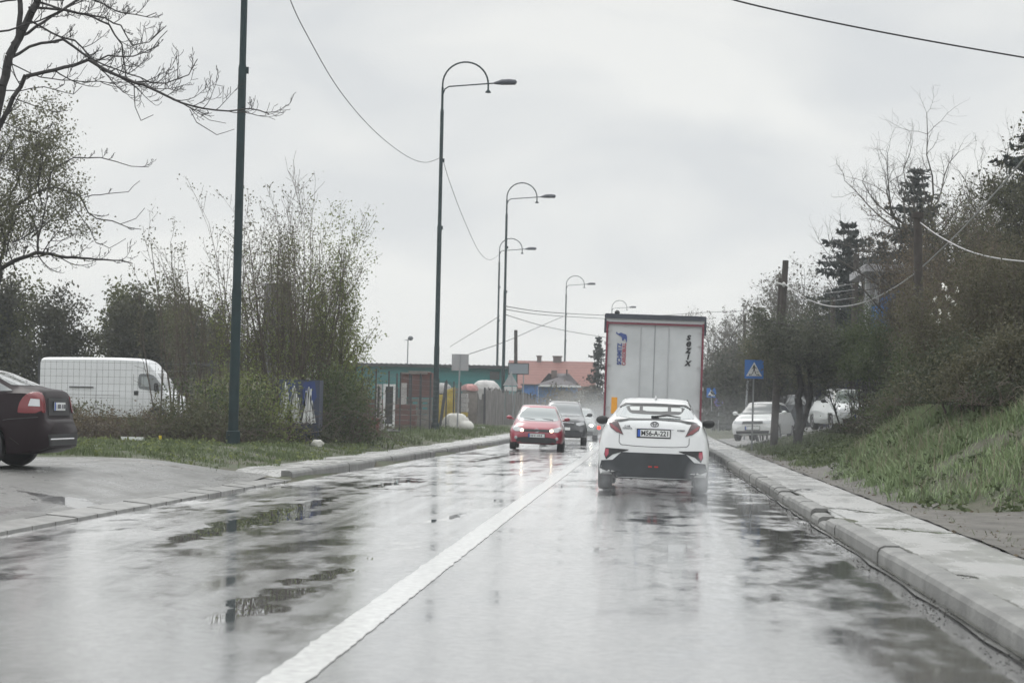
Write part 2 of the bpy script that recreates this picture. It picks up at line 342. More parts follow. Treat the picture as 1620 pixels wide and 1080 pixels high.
t.links.new(ramp(t, nz(t, tc_, 2.4, 7, .7), .35, .65, (.045, .040, .033), (.13, .12, .105)), b.inputs['Base Color'])
b.inputs['Roughness'].default_value = .7; b.inputs['Coat Weight'].default_value = .12; b.inputs['Coat Roughness'].default_value = .3
bumpn(t, b, nz(t, tc_, 7, 6, .7), .9, .05)
# ------------------------------------------------------------------ terrain: one sheet to the horizon
def terr(X, Y):
    Z = gz(X, Y); inner = (X > KL(Y) - 1.3) & (X < KR(Y) + 1.25)
    lotm = (X < KL(Y)) & (X > -24) & (Y < 34)
    return np.where((X > KL(Y)) & (X < KR(Y)), -.10, np.where(inner | lotm, Z - .05, Z)) - .004
xs = np.unique(np.concatenate([-np.geomspace(40, 3000, 22), np.linspace(-40, -14, 40), np.arange(-14, 16, .22), np.linspace(16, 40, 30), np.geomspace(40, 3000, 22)]))
ys = np.unique(np.concatenate([np.linspace(-60, 4, 8), np.arange(4, 100, .5), np.arange(100, 220, 3.), np.geomspace(220, 4000, 26)]))
tag(link('ground', grid_mesh('ground', xs, ys, terr, M_ground)), kind='structure')
yr = np.unique(np.concatenate([np.arange(-40, 120, 1.), np.arange(120, 420, 4.)]))
tag(link('road', strip_mesh('road', yr, lambda y: KL(y), lambda y: KR(y), lambda X, Y: 0 * X - .006 * np.abs(X - CL(Y)), M_road, 24)), kind='structure')
yc = np.unique(np.concatenate([np.arange(-10, 60, .12), np.arange(60, 400, 2.)])); rl = np.random.default_rng(8); ja, jb = rl.normal(size=len(yc)) * .007, rl.normal(size=len(yc)) * .007
tag(link('centre_line', strip_mesh('centre_line', yc, lambda y: CL(y) - .115 + ja * .7 + .002 * np.sin(y * 3.3), lambda y: CL(y) + .115 + jb * .7 + .002 * np.sin(y * 4.7), lambda X, Y: 0 * X + .004, M_line, 2)), kind='structure')
# pavements
ypl = np.arange(34.2, 300, 1.)
tag(link('left_pavement', strip_mesh('left_pavement', ypl, lambda y: KL(y) - 1.12 - .1 * np.sin(y * .9) - .25 * ss(60, 90, y), lambda y: KL(y) - .19, lambda X, Y: 0 * X + .145 - .1 * (1 - ss(34, 35.5, Y)), M_pave, 5)), kind='structure')
def lotfront(y): return np.full_like(np.asarray(y, float), -24.)
yl = np.arange(-30, 34.2, .4)
def lot_left(y): return np.where(y < 32.2, -24., np.interp(y, [32.2, 33.2, 34.4], [-12.4, -10., -8.0]))
tag(link('lot_entrance', strip_mesh('lot_entrance', yl, lot_left, lambda y: KL(y) - .32, lambda X, Y: gz(X, Y) + .004, M_lot, 60)), kind='structure')
yp = np.arange(-30, 300, .5)
tag(link('right_pavement', strip_mesh('right_pavement', yp, lambda y: KR(y) + .2, lambda y: KR(y) + 1.15 + .05 * np.sin(y * 1.7) + .03 * np.sin(y * 4.1), lambda X, Y: 0 * X + .138 + .004 * wob(X * 2, Y * 1.4) - .07 * np.exp(-((Y - 23.6) / 1.0) ** 2) * (1 - ss(.2, .9, X - KR(Y))), M_pave, 8)), kind='structure')
tag(link('mud_shoulder', strip_mesh('mud_shoulder', np.arange(2, 60, .3), lambda y: KR(y) + 1.1, lambda y: KR(y) + 1.75 + 3.5 * (1 - ss(23.2, 25.6, y)) + .15 * np.sin(y * 1.9) + .9 * np.exp(-((y - 43) / 2.5) ** 2), lambda X, Y: gz(X, Y) + .012 + .012 * wob(X * 4, Y * 5), M_mud, 14)), kind='structure')
# trodden mud path climbing to the parked cars
def path_c(x): return 40.3 + 1.6 * np.sin((x - 3) * .55)
X_ = np.linspace(3.3, 9.5, 30); V_ = []; F_ = []
for i, x in enumerate(X_):
    for k, o_ in enumerate((-.75, -.35, 0, .35, .75)):
        y = float(path_c(x)) + o_ * 2.1 + .12 * math.sin(7 * x + k); V_.append((x, y, gzf(x, y) + .014))
for i in range(29):
    for k in range(4): a = i * 5 + k; F_.append((a, a + 5, a + 6, a + 1))
tag(link('mud_path', np_mesh('mud_path', V_, F_, M_mud, True)), kind='structure')
# side street to the right beyond the verge
tag(link('side_street', strip_mesh('side_street', np.arange(70., 92, 1.), lambda y: KR(y) + 1.2, lambda y: KR(y) + 14 + 0 * y, lambda X, Y: gz(X, Y) + .02, M_lot, 30)), kind='structure')
# ------------------------------------------------------------------ kerbs, laid as single stones
RK = random.Random(5)
def kerb(name, y0, y1, xf, side, h, wdt, m, lo=None, step=1.0):
    mb = MB(); y = y0
    while y < y1:
        L = step if y < 90 else 4.
        yc_ = y + L / 2; x = float(xf(yc_)) + side * wdt / 2; x2 = float(xf(y + L)); ang = -math.atan2(float(xf(y + L)) - float(xf(y)), L)
        hh = lo(yc_) if lo else h; big_ = RK.random() < .3; jx = RK.uniform(-.016, .016) * big_; jz = RK.uniform(-.012, .008) * big_
        b_ = hh + jz
        mb.prism([(-side * wdt / 2, -.1), (-side * wdt / 2, b_ - .055), (-side * (wdt / 2 - .02), b_ - .018), (-side * (wdt / 2 - .06), b_), (side * wdt / 2, b_), (side * wdt / 2, -.1)], -L / 2 + .002 + .005 * big_, L / 2 - .002, 'Y')
        n = 12
        for q in range(len(mb.v) - n, len(mb.v)):
            vx, vy, vz = mb.v[q]; ca, sa = math.cos(ang), math.sin(ang)
            mb.v[q] = (x + jx + vx * ca - vy * sa, yc_ + vx * sa + vy * ca, vz)
        y += L
    return tag(mb.build(name, m), kind='structure')
kerb('left_kerb', 34.4, 260, KL, -1, .155, .2, M_kerb, step=1.0)
kerb('right_kerb', 2, 260, KR, 1, .19, .2, M_kerb, lo=lambda y: .158 - .10 * math.exp(-((y - 23.6) / 1.0) ** 4) - .02 * (1 if abs(y - 17.4) < .6 else 0) - .04 * math.exp(-((y - 30) / 1.3) ** 4), step=1.0)
mb = MB(); y = -4.
while y < 34.3:
    L = .8; x = float(KL(y + .4)); t0 = RK.uniform(-.012, .012)
    mb.prism([(x + .02, -.06), (x + .02, .012), (x - .02, .020 + t0 * .6), (x - .34, .045 + t0 * .8), (x - .34, -.06)], y + .012, y + L - .012, 'Y'); y += L
tag(mb.build('dropped_kerb', M_kerb2), kind='structure')
# expansion gap between gutter and asphalt on the right, dirt line
tag(link('gutter', strip_mesh('gutter', np.arange(2, 200, 1.), lambda y: KR(y) - .05 - .02 * np.sin(y * 2.2), lambda y: KR(y) - .012, lambda X, Y: 0 * X - .010, pm('gutter_grit', (.12, .12, .11), .35, var=.4, vscale=6, coat=.6, crough=.2), 2)), kind='structure')
# ------------------------------------------------------------------ standing water
RP = random.Random(11)
def puddle(pts, zf, name='puddle', it=2):
    P = [G(px, py, zf) for px, py in pts]; P2 = chaikin([(p.x, p.y) for p in P], 1)
    Q = []
    for i, p in enumerate(P2):
        q = P2[(i + 1) % len(P2)]; L = math.hypot(q[0] - p[0], q[1] - p[1]); n = max(1, min(14, int(L / .10)))
        for k in range(n):
            s_ = k / n; j = min(.035, .12 * L); Q.append((p[0] + (q[0] - p[0]) * s_ + RP.uniform(-j, j) * 1.6, p[1] + (q[1] - p[1]) * s_ + RP.uniform(-j, j) * 6))
    return Q
def puddle_obj(pts, z, z0=None):
    Q = puddle(pts, z if z0 is None else z0)
    me = bpy.data.meshes.new('puddle'); zz = (lambda x, y: z) if not callable(z) else z
    bm = bmesh.new(); f = bm.faces.new([bm.verts.new((x, y, zz(x, y))) for x, y in Q]); f.normal_update()
    if f.normal.z < 0: f.normal_flip()
    bmesh.ops.triangulate(bm, faces=[f]); bm.to_mesh(me); bm.free(); me.materials.append(M_water)
    tag(link('puddle', me), kind='structure')

# dirt and moss in the joint behind the kerb, on both sides
def joint(name, x0f, wdf, ys_, z):
    V_, F_ = [], []; Rj = random.Random(3)
    for i, y in enumerate(ys_):
        x = x0f(y); w_ = wdf * Rj.uniform(.2, 1.3) * (1 + .8 * math.sin(y * .8) * math.sin(y * 2.3)); V_ += [(x - w_ * .5, y, z(y)), (x + abs(w_), y, z(y))]
        if i: k = 2 * i; F_.append((k - 2, k - 1, k + 1, k))
    return tag(link(name, np_mesh(name, V_, F_, pm('joint_dirt', (.035, .037, .028), .7, c2=(.10, .10, .085), var=.3, vscale=6))), kind='structure')
joint('kerb_joint', lambda y: float(KR(y)) + .205, .022, np.arange(3, 90, .12), lambda y: .150)
joint('gutter_joint', lambda y: float(KR(y)) - .012, .016, np.arange(3, 90, .1), lambda y: .006)
# ================================================================== vehicles
def pchip(xs, ys, x):
    xs = np.asarray(xs, float); ys = np.asarray(ys, float); h = np.diff(xs); d = np.diff(ys) / h; m = np.zeros_like(xs)
    m[0] = d[0]; m[-1] = d[-1]
    for i in range(1, len(xs) - 1):
        m[i] = 0 if d[i - 1] * d[i] <= 0 else 2 * d[i - 1] * d[i] / (d[i - 1] + d[i])
    x = np.clip(x, xs[0], xs[-1]); i = np.clip(np.searchsorted(xs, x) - 1, 0, len(h) - 1); t = (x - xs[i]) / h[i]
    return ((2 * t ** 3 - 3 * t * t + 1) * ys[i] + (t ** 3 - 2 * t * t + t) * h[i] * m[i] + (-2 * t ** 3 + 3 * t * t) * ys[i + 1] + (t ** 3 - t * t) * h[i] * m[i + 1])
M_tyre = pm('tyre_rubber', (.018, .018, .019), .55, var=.3, vscale=8, bump=.2)
M_rim = pm('alloy_rim', (.35, .35, .36), .35, .7, var=.2)
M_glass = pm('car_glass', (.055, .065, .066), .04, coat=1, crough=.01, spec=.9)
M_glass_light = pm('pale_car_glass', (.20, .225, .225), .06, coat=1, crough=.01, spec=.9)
M_trim = pm('black_trim', (.018, .019, .02), .45, var=.2)
M_grey_plastic = pm('dark_bumper_plastic', (.032, .036, .040), .5, var=.2, vscale=4)
M_chrome = pm('chrome', (.6, .6, .62), .12, 1)
M_red_lens = pm('red_lens', (.16, .008, .014), .12, coat=1)
M_dark_lens = pm('smoked_lens', (.045, .014, .018), .15, coat=1)
M_clear = pm('clear_lens', (.40, .41, .42), .08, coat=1, spec=.8)
M_plate = pm('plate_white', (.72, .73, .72), .4)
M_plate_blue = pm('plate_blue', (.03, .10, .42), .4)
M_ink = pm('black_ink', (.02, .02, .022), .5)
M_ref = pm('red_reflector', (.33, .03, .06), .25, coat=1)
M_daylight = pm('painted_daylight', (.36, .38, .37), .3, coat=.6, crough=.1)  # pale colour painted for sky light seen through the crossover
class Body:
    pass
def car_body(root, paint, L, top, belt, wm, zm, wb, wr, bot, sill, wheels, wr_r=.33, arch=True, name='body', round_roof=.05):
    ys = np.unique(np.concatenate([np.linspace(-L / 2, L / 2, 70), -L / 2 + np.array([.005, .015, .03, .05, .08, .11, .15]), L / 2 - np.array([.005, .015, .03, .05, .08, .11, .15]),
                                   np.concatenate([wy + np.linspace(-.42, .42, 17) for wy in wheels])]))
    ys = ys[np.concatenate([[True], np.diff(ys) > .004])]
    f = lambda prm, y: float(pchip([a for a, _ in prm], [b for _, b in prm], y)) if hasattr(prm, '__len__') else prm
    rings = []
    for y in ys:
        y = float(y)
        t_, be, w_, z_, b_, r_, bo, si = (f(p, y) for p in (top, belt, wm, zm, wb, wr, bot, sill))
        za = si
        if arch:
            for wy in wheels:
                q = (wr_r + .045) ** 2 - (y - wy) ** 2
                if q > 0: za = max(za, wr_r + math.sqrt(q))
        be = min(be, t_ - .006); z_ = min(z_, be - .02); za = min(za, z_ - .03); bo = min(bo, za)
        r_ = min(r_, b_ - .002)
        pts = [(0, bo), (w_ - .30, bo), (w_ - .24, (bo + za) / 2), (w_ - .22, za), (w_ - .035, za), (w_ - .012, za + (z_ - za) * .22), (w_, za + (z_ - za) * .6), (w_, z_),
               (w_ + (b_ - w_) * .45 + .006, z_ + (be - z_) * .55), (b_ + .004, be - (be - z_) * .08), (b_ - .004, be)]
        rt = t_ - round_roof * (1 if t_ - be > .12 else max(0, t_ - be) / .12)
        rt = max(rt, be + .001)
        pts += [(b_ + (r_ - b_) * .35 + .004, be + (rt - be) * .35), (b_ + (r_ - b_) * .72 + .006, be + (rt - be) * .72), (r_, rt),
                (r_ * .93, rt + (t_ - rt) * .5), (r_ * .78, rt + (t_ - rt) * .8), (r_ * .5, rt + (t_ - rt) * .95), (0, t_)]
        rings.append([(x, y, z) for x, z in pts] + [(-x, y, z) for x, z in pts[-2:0:-1]])
    n = len(rings[0]); V = [v for r in rings for v in r]; F = []
    for i in range(len(rings) - 1):
        for k in range(n): F.append((i * n + k, i * n + (k + 1) % n, (i + 1) * n + (k + 1) % n, (i + 1) * n + k))
    bm = bmesh.new(); vv = [bm.verts.new(v) for v in V]
    for q in F:
        try: bm.faces.new([vv[i] for i in q])
        except ValueError: pass
    for r in (0, len(rings) - 1):
        bm.faces.new([vv[r * n + k] for k in range(n)])
    bmesh.ops.remove_doubles(bm, verts=bm.verts, dist=1e-5)
    bmesh.ops.recalc_face_normals(bm, faces=bm.faces)
    me = bpy.data.meshes.new(name); bm.to_mesh(me)
    tr = BVHTree.FromBMesh(bm); bm.free(); me.materials.append(paint)
    for p in me.polygons: p.use_smooth = True
    try: me.set_sharp_from_angle(angle=R_(38))
    except Exception: pass
    o = link(name, me, root); B = Body(); B.tree = tr; B.L = L; B.root = root; B.obj = o
    return B
AX = {'r': (Vector((0, 1, 0)), lambda a, z: Vector((a, -9, z))), 'f': (Vector((0, -1, 0)), lambda a, z: Vector((a, 9, z))),
      'L': (Vector((1, 0, 0)), lambda a, z: Vector((-9, a, z))), 'R': (Vector((-1, 0, 0)), lambda a, z: Vector((9, a, z)))}
def patch(B, name, poly, side, m, off=.006, parent=None, mirror=False, res=.06, rnd=0, label=None):
    """a panel that follows the body's skin: poly in (x,z) for front/rear, (y,z) for the sides"""
    out_ = []
    for s in ((1, -1) if mirror else (1,)):
        P = [(a * s if side in 'rf' else a, z) for a, z in poly]
        sd_ = side if side in 'rf' or s == 1 else {'L': 'R', 'R': 'L'}[side]
        if rnd: P = chaikin(P, rnd)
        d, o0 = AX[sd_]
        bm = bmesh.new(); f = bm.faces.new([bm.verts.new((a, 0, z)) for a, z in P]); bmesh.ops.triangulate(bm, faces=[f])
        for _ in range(6):
            E = [e for e in bm.edges if e.calc_length() > res]
            if not E: break
            bmesh.ops.subdivide_edges(bm, edges=E, cuts=1); bmesh.ops.triangulate(bm, faces=[f for f in bm.faces if len(f.verts) > 3])
        bad = []
        for v in bm.verts:
            h, nn, _, _ = B.tree.ray_cast(o0(v.co.x, v.co.z), d)
            if h is None:
                h, nn, _, _ = B.tree.find_nearest(o0(v.co.x, v.co.z) * 1 + d * (9 - B.L / 2 if sd_ in 'rf' else 8.1))
            if nn.dot(d) > 0: nn = -nn
            n2 = (nn - d).normalized(); v.co = h + n2 * off
        bm.normal_update()
        if sum((f.normal.dot(d) * f.calc_area() for f in bm.faces)) > 0: bmesh.ops.reverse_faces(bm, faces=bm.faces)
        # a real thickness: the rim turns back into the skin
        be = [e for e in bm.edges if e.is_boundary]; r = bmesh.ops.extrude_edge_only(bm, edges=be)
        for v in [g for g in r['geom'] if isinstance(g, bmesh.types.BMVert)]: v.co += d * (off + .004)
        me = bpy.data.meshes.new(name); bm.to_mesh(me); bm.free(); me.materials.append(m)
        for p in me.polygons: p.use_smooth = True
        try: me.set_sharp_from_angle(angle=R_(35))
        except Exception: pass
        o = link(name, me, parent or B.root)
        if label: o['label'] = label
        out_.append(o)
    return out_
def wheels(root, ys, track, r, w=.215, rim=True, rimmat=None):
    for y in ys:
        for s in (1, -1):
            mb = MB(); hw = w / 2
            mb.lathe([(r * .62, -hw * .8), (r * .9, -hw), (r * .98, -hw * .8), (r, -hw * .4), (r, hw * .4), (r * .98, hw * .8), (r * .9, hw), (r * .62, hw * .8)], (0, 0, 0), 'X', 28)
            t = mb.build('wheel', M_tyre, root, (s * (track / 2), y, r), smooth=True)
            if rim:
                mb = MB()
                mb.lathe([(r * .66, hw * .2 * s), (r * .66, hw * .86 * s), (r * .60, hw * .92 * s), (r * .58, hw * .6 * s)], (0, 0, 0), 'X', 24, caps=False)
                mb.lathe([(r * .17, hw * .5 * s), (r * .15, hw * .85 * s)], (0, 0, 0), 'X', 12)
                for k in range(7):
                    a = k * 2 * math.pi / 7; c_ = Vector((s * hw * .7, math.cos(a) * r * .37, math.sin(a) * r * .37))
                    mb.box(c_, (.02, r * .46, .045), rx=a)
                mb.build('rim', rimmat or M_rim, t, smooth=False)
def mirrors(root, x, y, z, m, w=.2, h=.14):
    for s in (1, -1):
        mb = MB(); mb.blob((0, 0, 0), (w / 2, .07, h / 2), n=12); mb.tube([(-s * w * .3, 0, -h * .2), (-s * (w * .5 + .06), 0, -h * .35)], .022, 6)
        mb.build('side_mirror', m, root, (s * x, y, z), smooth=True)
def plate(B, side, x, z, text=None, wd=.52, h=.112, off=.022, ysurf=None, size=.1):
    d, o0 = AX[side]
    hit = B.tree.ray_cast(o0(x, z), d)[0]
    y = ysurf if ysurf is not None else hit.y
    s = -1 if side == 'r' else 1
    fr = MB().box((x, y + s * off * .5, z - .004), (wd + .03, .016, h + .035)).build('plate_frame', M_trim, B.root)
    pl = MB().box((x, y + s * (off + .001), z), (wd, .01, h)).build('number_plate', M_plate, B.root)
    MB().box((x + s * -0 + (-1 if side == 'r' else 1) * (wd / 2 - .022), y + s * (off + .0075), z), (.044, .006, h)).build('blue_band', M_plate_blue, pl)
    if text:
        text_mesh(text, size, 'lettering', M_ink, pl, (x + .022 * (1 if side == 'r' else -1), y + s * (off + .0085), z - .002), (R_(90), 0, 0 if side == 'r' else R_(180)), bold=.0022, depth=.001, sx=.88)
    return pl
M_head_on = pm('lit_headlamp', (1.0, .84, .55), .2, emit=9)
def lamp_on(B, x, z, r, m=None, side='f', off=.02):
    d, o0 = AX[side]; h = B.tree.ray_cast(o0(x, z), d)[0]
    return MB().blob((x, h.y + (off if side == 'f' else -off), z), (r, .02, r * .9), n=14).build('headlight_bulb', m or M_head_on, B.root, smooth=True)
# ------------------------------------------------------------------ 1. white crossover driving ahead
M_white_paint = pm('white_car_paint', (.66, .67, .67), .3, coat=1, crough=.06)
p0 = D(1034, 779, 32.4)
car = thing('crossover_car', 'white crossover seen from behind with red swept tail lights and plate M56-A-221', 'car', (p0.x, 34.5, 0.0), R_(-1.0))
car.rotation_euler = (0, R_(1.0), R_(-.6))
L = 4.36
B = car_body(car, M_white_paint, L,
    top=[(-2.18, .69), (-2.165, .80), (-2.14, .90), (-2.12, 1.02), (-2.09, 1.13), (-2.03, 1.185), (-1.93, 1.205), (-1.7, 1.29), (-1.42, 1.395), (-1.25, 1.46), (-1.0, 1.50), (-.3, 1.55), (.4, 1.52), (.8, 1.38), (1.25, 1.08), (1.9, .93), (2.1, .8), (2.17, .62), (2.18, .55)],
    belt=[(-2.18, .60), (-2.1, .98), (-2.0, 1.10), (-1.5, 1.17), (-.8, 1.12), (.6, .98), (1.3, .94), (2.18, .5)],
    wm=[(-2.18, .70), (-2.165, .80), (-2.12, .86), (-2.0, .893), (-1.6, .90), (0, .88), (1.4, .895), (1.9, .85), (2.1, .74), (2.18, .6)],
    zm=[(-2.18, .56), (-2.05, .72), (-1.5, .82), (0, .7), (2.18, .45)],
    wb=[(-2.18, .60), (-2.15, .70), (-2.1, .75), (-1.95, .775), (-1.4, .775), (0, .77), (1.2, .74), (1.9, .70), (2.18, .5)],
    wr=[(-2.18, .5), (-2.1, .60), (-1.95, .64), (-1.6, .60), (-1.2, .555), (-.4, .56), (.5, .56), (1.2, .60), (2.18, .4)],
    bot=[(-2.18, .235), (-1.7, .24), (1.7, .24), (2.1, .24), (2.18, .3)], sill=[(-2.18, .33), (-2.0, .27), (2.18, .3)],
    wheels=(-1.33, 1.31), wr_r=.35)
wheels(car, (-1.33, 1.31), 1.58, .35, .225)
patch(B, 'lower_bumper', [(-.52, .645), (.52, .645), (.66, .515), (.84, .50), (.868, .37), (.66, .30), (.64, .245), (-.64, .245), (-.66, .30), (-.868, .37), (-.84, .50), (-.66, .515)], 'r', M_grey_plastic, .008)
mb = MB(); mb.box((0, -1.9, .29), (1.30, .42, .14), taper=1.05); mb.tube([(-.35, -2.0, .24), (-.35, -1.6, .24)], .04, 8)
mb.build('underbody', M_trim, car)
patch(B, 'rear_window', [(-.49, 1.435), (0, 1.445), (.49, 1.435), (.585, 1.375), (.64, 1.30), (.64, 1.225), (.40, 1.195), (0, 1.19), (-.40, 1.195), (-.64, 1.225), (-.64, 1.30), (-.585, 1.375)], 'r', M_glass_light, .006)  # sky's reflection partly put into the mid-grey glass colour
patch(B, 'spoiler_lip', [(-.50, 1.44), (0, 1.452), (.50, 1.44), (.60, 1.37), (.575, 1.365), (.475, 1.415), (0, 1.425), (-.475, 1.415), (-.575, 1.365), (-.60, 1.37)], 'r', M_trim, .014)
# patches laid on the glass: dark seats, and painted daylight for the far windscreen
patch(B, 'rear_seats', [(-.50, 1.41), (0, 1.42), (.50, 1.41), (.44, 1.30), (.36, 1.268), (-.36, 1.268), (-.44, 1.30)], 'r', M_trim, .009, rnd=1)
for a, b in ((-.43, -.26), (.26, .43)): patch(B, 'windscreen_daylight', [(a, 1.385), (b, 1.388), (b, 1.322), (a + (.03 if a < 0 else 0), 1.322)], 'r', M_daylight, .0115)
patch(B, 'windscreen_daylight', [(-.205, 1.392), (.205, 1.392), (.205, 1.325), (.10, 1.315), (-.14, 1.315), (-.205, 1.33)], 'r', M_daylight, .0115)
patch(B, 'lip_line', [(-.70, 1.145), (-.62, 1.168), (-.42, 1.188), (0, 1.20), (.42, 1.188), (.62, 1.168), (.70, 1.145), (.56, 1.13), (.40, 1.165), (0, 1.178), (-.40, 1.165), (-.56, 1.13)], 'r', M_trim, .009, res=.04)
mb = MB(); mb.tube([(0, -1.90, 1.235), (.20, -1.86, 1.262), (.42, -1.88, 1.235)], [.016, .014, .008], 6); mb.box((-.0, -1.93, 1.225), (.12, .06, .05)); mb.build('rear_wiper', M_trim, car)
lg = patch(B, 'taillight', [(.74, 1.10), (.665, 1.150), (.59, 1.125), (.575, 1.07), (.50, .925), (.62, .965), (.715, 1.035)], 'r', M_dark_lens, .012, mirror=True, res=.04)
for s, t_ in zip((1, -1), lg):
    patch(B, 'red_lens', [(s * .73, 1.085), (s * .70, 1.092), (s * .60, 1.03), (s * .515, .94), (s * .62, .975), (s * .70, 1.04)], 'r', M_red_lens, .016, res=.04, parent=t_)
fl = patch(B, 'reflector_housing', [(.40, .690), (.78, .705), (.80, .60), (.765, .515), (.66, .60), (.56, .665), (.42, .675)], 'r', M_trim, .010, mirror=True, res=.04)
for s, t_ in zip((1, -1), fl): patch(B, 'reflector', [(s * .73, .685), (s * .785, .69), (s * .79, .60), (s * .765, .55), (s * .725, .61)], 'r', M_ref, .014, parent=t_, res=.04)
plate(B, 'r', -.01, .962, 'M56-A-221', size=.113)
patch(B, 'chrome_strip', [(-.31, 1.045), (0, 1.055), (.31, 1.045), (.31, 1.035), (0, 1.043), (-.31, 1.035)], 'r', M_chrome, .012, res=.05)
yb = B.tree.ray_cast(Vector((0, -9, 1.11)), Vector((0, 1, 0)))[0].y
mb = MB()
def ellring(mb, cx, cy, cz, a, b, r, n=20): mb.tube([(cx + a * math.cos(2 * math.pi * k / n), cy, cz + b * math.sin(2 * math.pi * k / n)) for k in range(n + 1)], r, 5)
ellring(mb, 0, yb - .012, 1.11, .062, .042, .007); ellring(mb, 0, yb - .012, 1.113, .022, .038, .005); ellring(mb, 0, yb - .012, 1.125, .042, .016, .005)
mb.build('emblem', pm('badge_grey', (.12, .12, .13), .3, .6), car)
M_badge = pm('badge_dark', (.10, .10, .11), .4)
for tx, x, z, s_ in (('C-HR', -.44, 1.065, .04), ('TOYOTA', -.44, 1.03, .038), ('HYBRID', .43, 1.022, .036)):
    h = B.tree.ray_cast(Vector((x, -9, z)), Vector((0, 1, 0)))[0]
    text_mesh(tx, s_, 'badge_lettering', M_badge, car, (x, h.y - .008, z), (R_(90), 0, 0), bold=.001, depth=.002)
mb = MB()
def seam(mb, B, pts, side='r', r=.0045, off=.002):
    d, o0 = AX[side]; P = []
    for i in range(len(pts) - 1):
        for k in range(6):
            a = pts[i][0] + (pts[i + 1][0] - pts[i][0]) * k / 6; z = pts[i][1] + (pts[i + 1][1] - pts[i][1]) * k / 6
            h = B.tree.ray_cast(o0(a, z), d)[0]
            if h: P.append(h - d * off)
    mb.tube(P, r, 4)
seam(mb, B, [(-.565, .93), (-.565, .80), (-.53, .765), (-.3, .75), (0, .745), (.3, .75), (.53, .765), (.565, .80), (.565, .93)])
mb.build('tailgate_seam', M_trim, car)
mirrors(car, .93, .55, 1.14, M_white_paint if False else M_trim, .22, .16)
mb = MB(); mb.tube([(0, -.75, 1.52), (0, -.83, 1.57), (0, -.9, 1.585)], [.03, .014, .006], 6); mb.build('roof_aerial', M_white_paint, car)
M_fog = pm('rear_fog_lamp', (.35, .02, .02), .3, emit=.10)
for s in (-1, 1):
    h = B.tree.ray_cast(Vector((s * .05, -9, .42)), Vector((0, 1, 0)))[0]
    MB().box((s * .05, h.y - .01, .425), (.06, .02, .022)).build('fog_lamp', M_fog, car)
patch(B, 'side_window', [(-1.3, 1.2), (-.9, 1.40), (0, 1.46), (.5, 1.42), (1.0, 1.10), (.6, 1.05), (-.9, 1.16)], 'L', M_glass, .006, mirror=True)
patch(B, 'windscreen', [(-.5, 1.46), (.5, 1.46), (.66, 1.10), (-.66, 1.10)], 'f', M_glass, .006)
patch(B, 'headlight', [(.45, .78), (.74, .84), (.72, .72), (.5, .70)], 'f', M_clear, .01, mirror=True)
# ------------------------------------------------------------------ 2. articulated lorry ahead of it
TZ = 51.5
tp = D(1031, 640, TZ)
lorry = thing('lorry', 'tall curtain side lorry trailer with pale rear doors in a red frame, sezix lettering', 'lorry', (tp.x, TZ, 0.0))
lorry.rotation_euler = (0, R_(.9), R_(-.35))
M_door = pm('trailer_door_paint', (.44, .455, .46), .4, c2=(.56, .575, .58), var=.1, vscale=.9, coat=.35, crough=.2)
M_redf = pm('dark_red_frame', (.17, .032, .05), .45, var=.2, vscale=3)
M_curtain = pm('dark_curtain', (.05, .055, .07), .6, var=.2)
M_dirty = pm('road_dirt_black', (.03, .031, .033), .7, var=.3)
TH = 3.72
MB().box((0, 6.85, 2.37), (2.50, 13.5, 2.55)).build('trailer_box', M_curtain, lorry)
d1 = MB(); d1.box((-.605, .03, 2.355), (1.20, .06, 2.44)).build('rear_door', M_door, lorry)
d2 = MB().box((.605, .03, 2.355), (1.20, .06, 2.44)).build('rear_door', M_door, lorry)
mb = MB()
for x in (-1.235, 1.235): mb.box((x, -.01, 2.30), (.045, .14, 2.64))
mb.box((0, -.012, 3.575), (2.42, .12, .045)); mb.box((0, -.012, 1.06), (2.42, .12, .12))
mb.build('door_frame', M_redf, lorry)
mb = MB(); mb.box((0, .0, 3.655), (2.52, .1, .10)); mb.build('header_rail', pm('header_white', (.5, .51, .52), .4), lorry)
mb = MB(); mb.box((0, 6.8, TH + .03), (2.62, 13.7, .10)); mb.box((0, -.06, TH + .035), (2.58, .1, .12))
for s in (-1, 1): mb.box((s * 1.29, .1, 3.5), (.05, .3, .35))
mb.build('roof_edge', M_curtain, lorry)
mb = MB()
mb.box((0, -.004, 2.35), (.02, .012, 2.42)); mb.build('door_joint', pm('joint_grey', (.25, .26, .27), .6), lorry)
for x in (-.36, .36): MB().tube([(x, -.012, 1.12), (x, -.012, 3.50)], .012, 6).build('lock_rod', pm('galvanised', (.44, .45, .46), .5, .0), lorry)
for z in (1.4, 1.95, 2.5, 3.05, 3.4):
    for s in (-1, 1): MB().box((s * 1.17, -.015, z), (.13, .03, .035)).box((s * 1.268, -.02, z), (.05, .04, .09)).build('hinge', pm('hinge_grey', (.45, .45, .45), .4), lorry)
M_navy = pm('logo_blue', (.05, .08, .24), .5); M_lred = pm('logo_red', (.36, .07, .10), .5)
lx = -.86
text_mesh('SCHMITZ', .155, 'lettering', M_navy, lorry, (lx - .035, -.012, 2.78), (R_(90), R_(-90), 0), bold=.006, sx=.86)
text_mesh('CARGOBULL', .125, 'lettering', M_lred, lorry, (lx + .085, -.012, 2.78), (R_(90), R_(-90), 0), bold=.004, sx=.80)
mb = MB()   # the leaping beast above the words
mb.prism([(lx - .13, 3.36), (lx - .09, 3.30), (lx - .02, 3.335), (lx + .04, 3.31), (lx + .12, 3.29), (lx + .145, 3.22), (lx + .14, 3.10), (lx + .115, 3.10), (lx + .105, 3.16), (lx + .07, 3.17), (lx + .045, 3.12), (lx + .02, 3.13), (lx + .015, 3.20), (lx - .03, 3.24), (lx - .09, 3.275), (lx - .15, 3.31)], -.015, -.010)
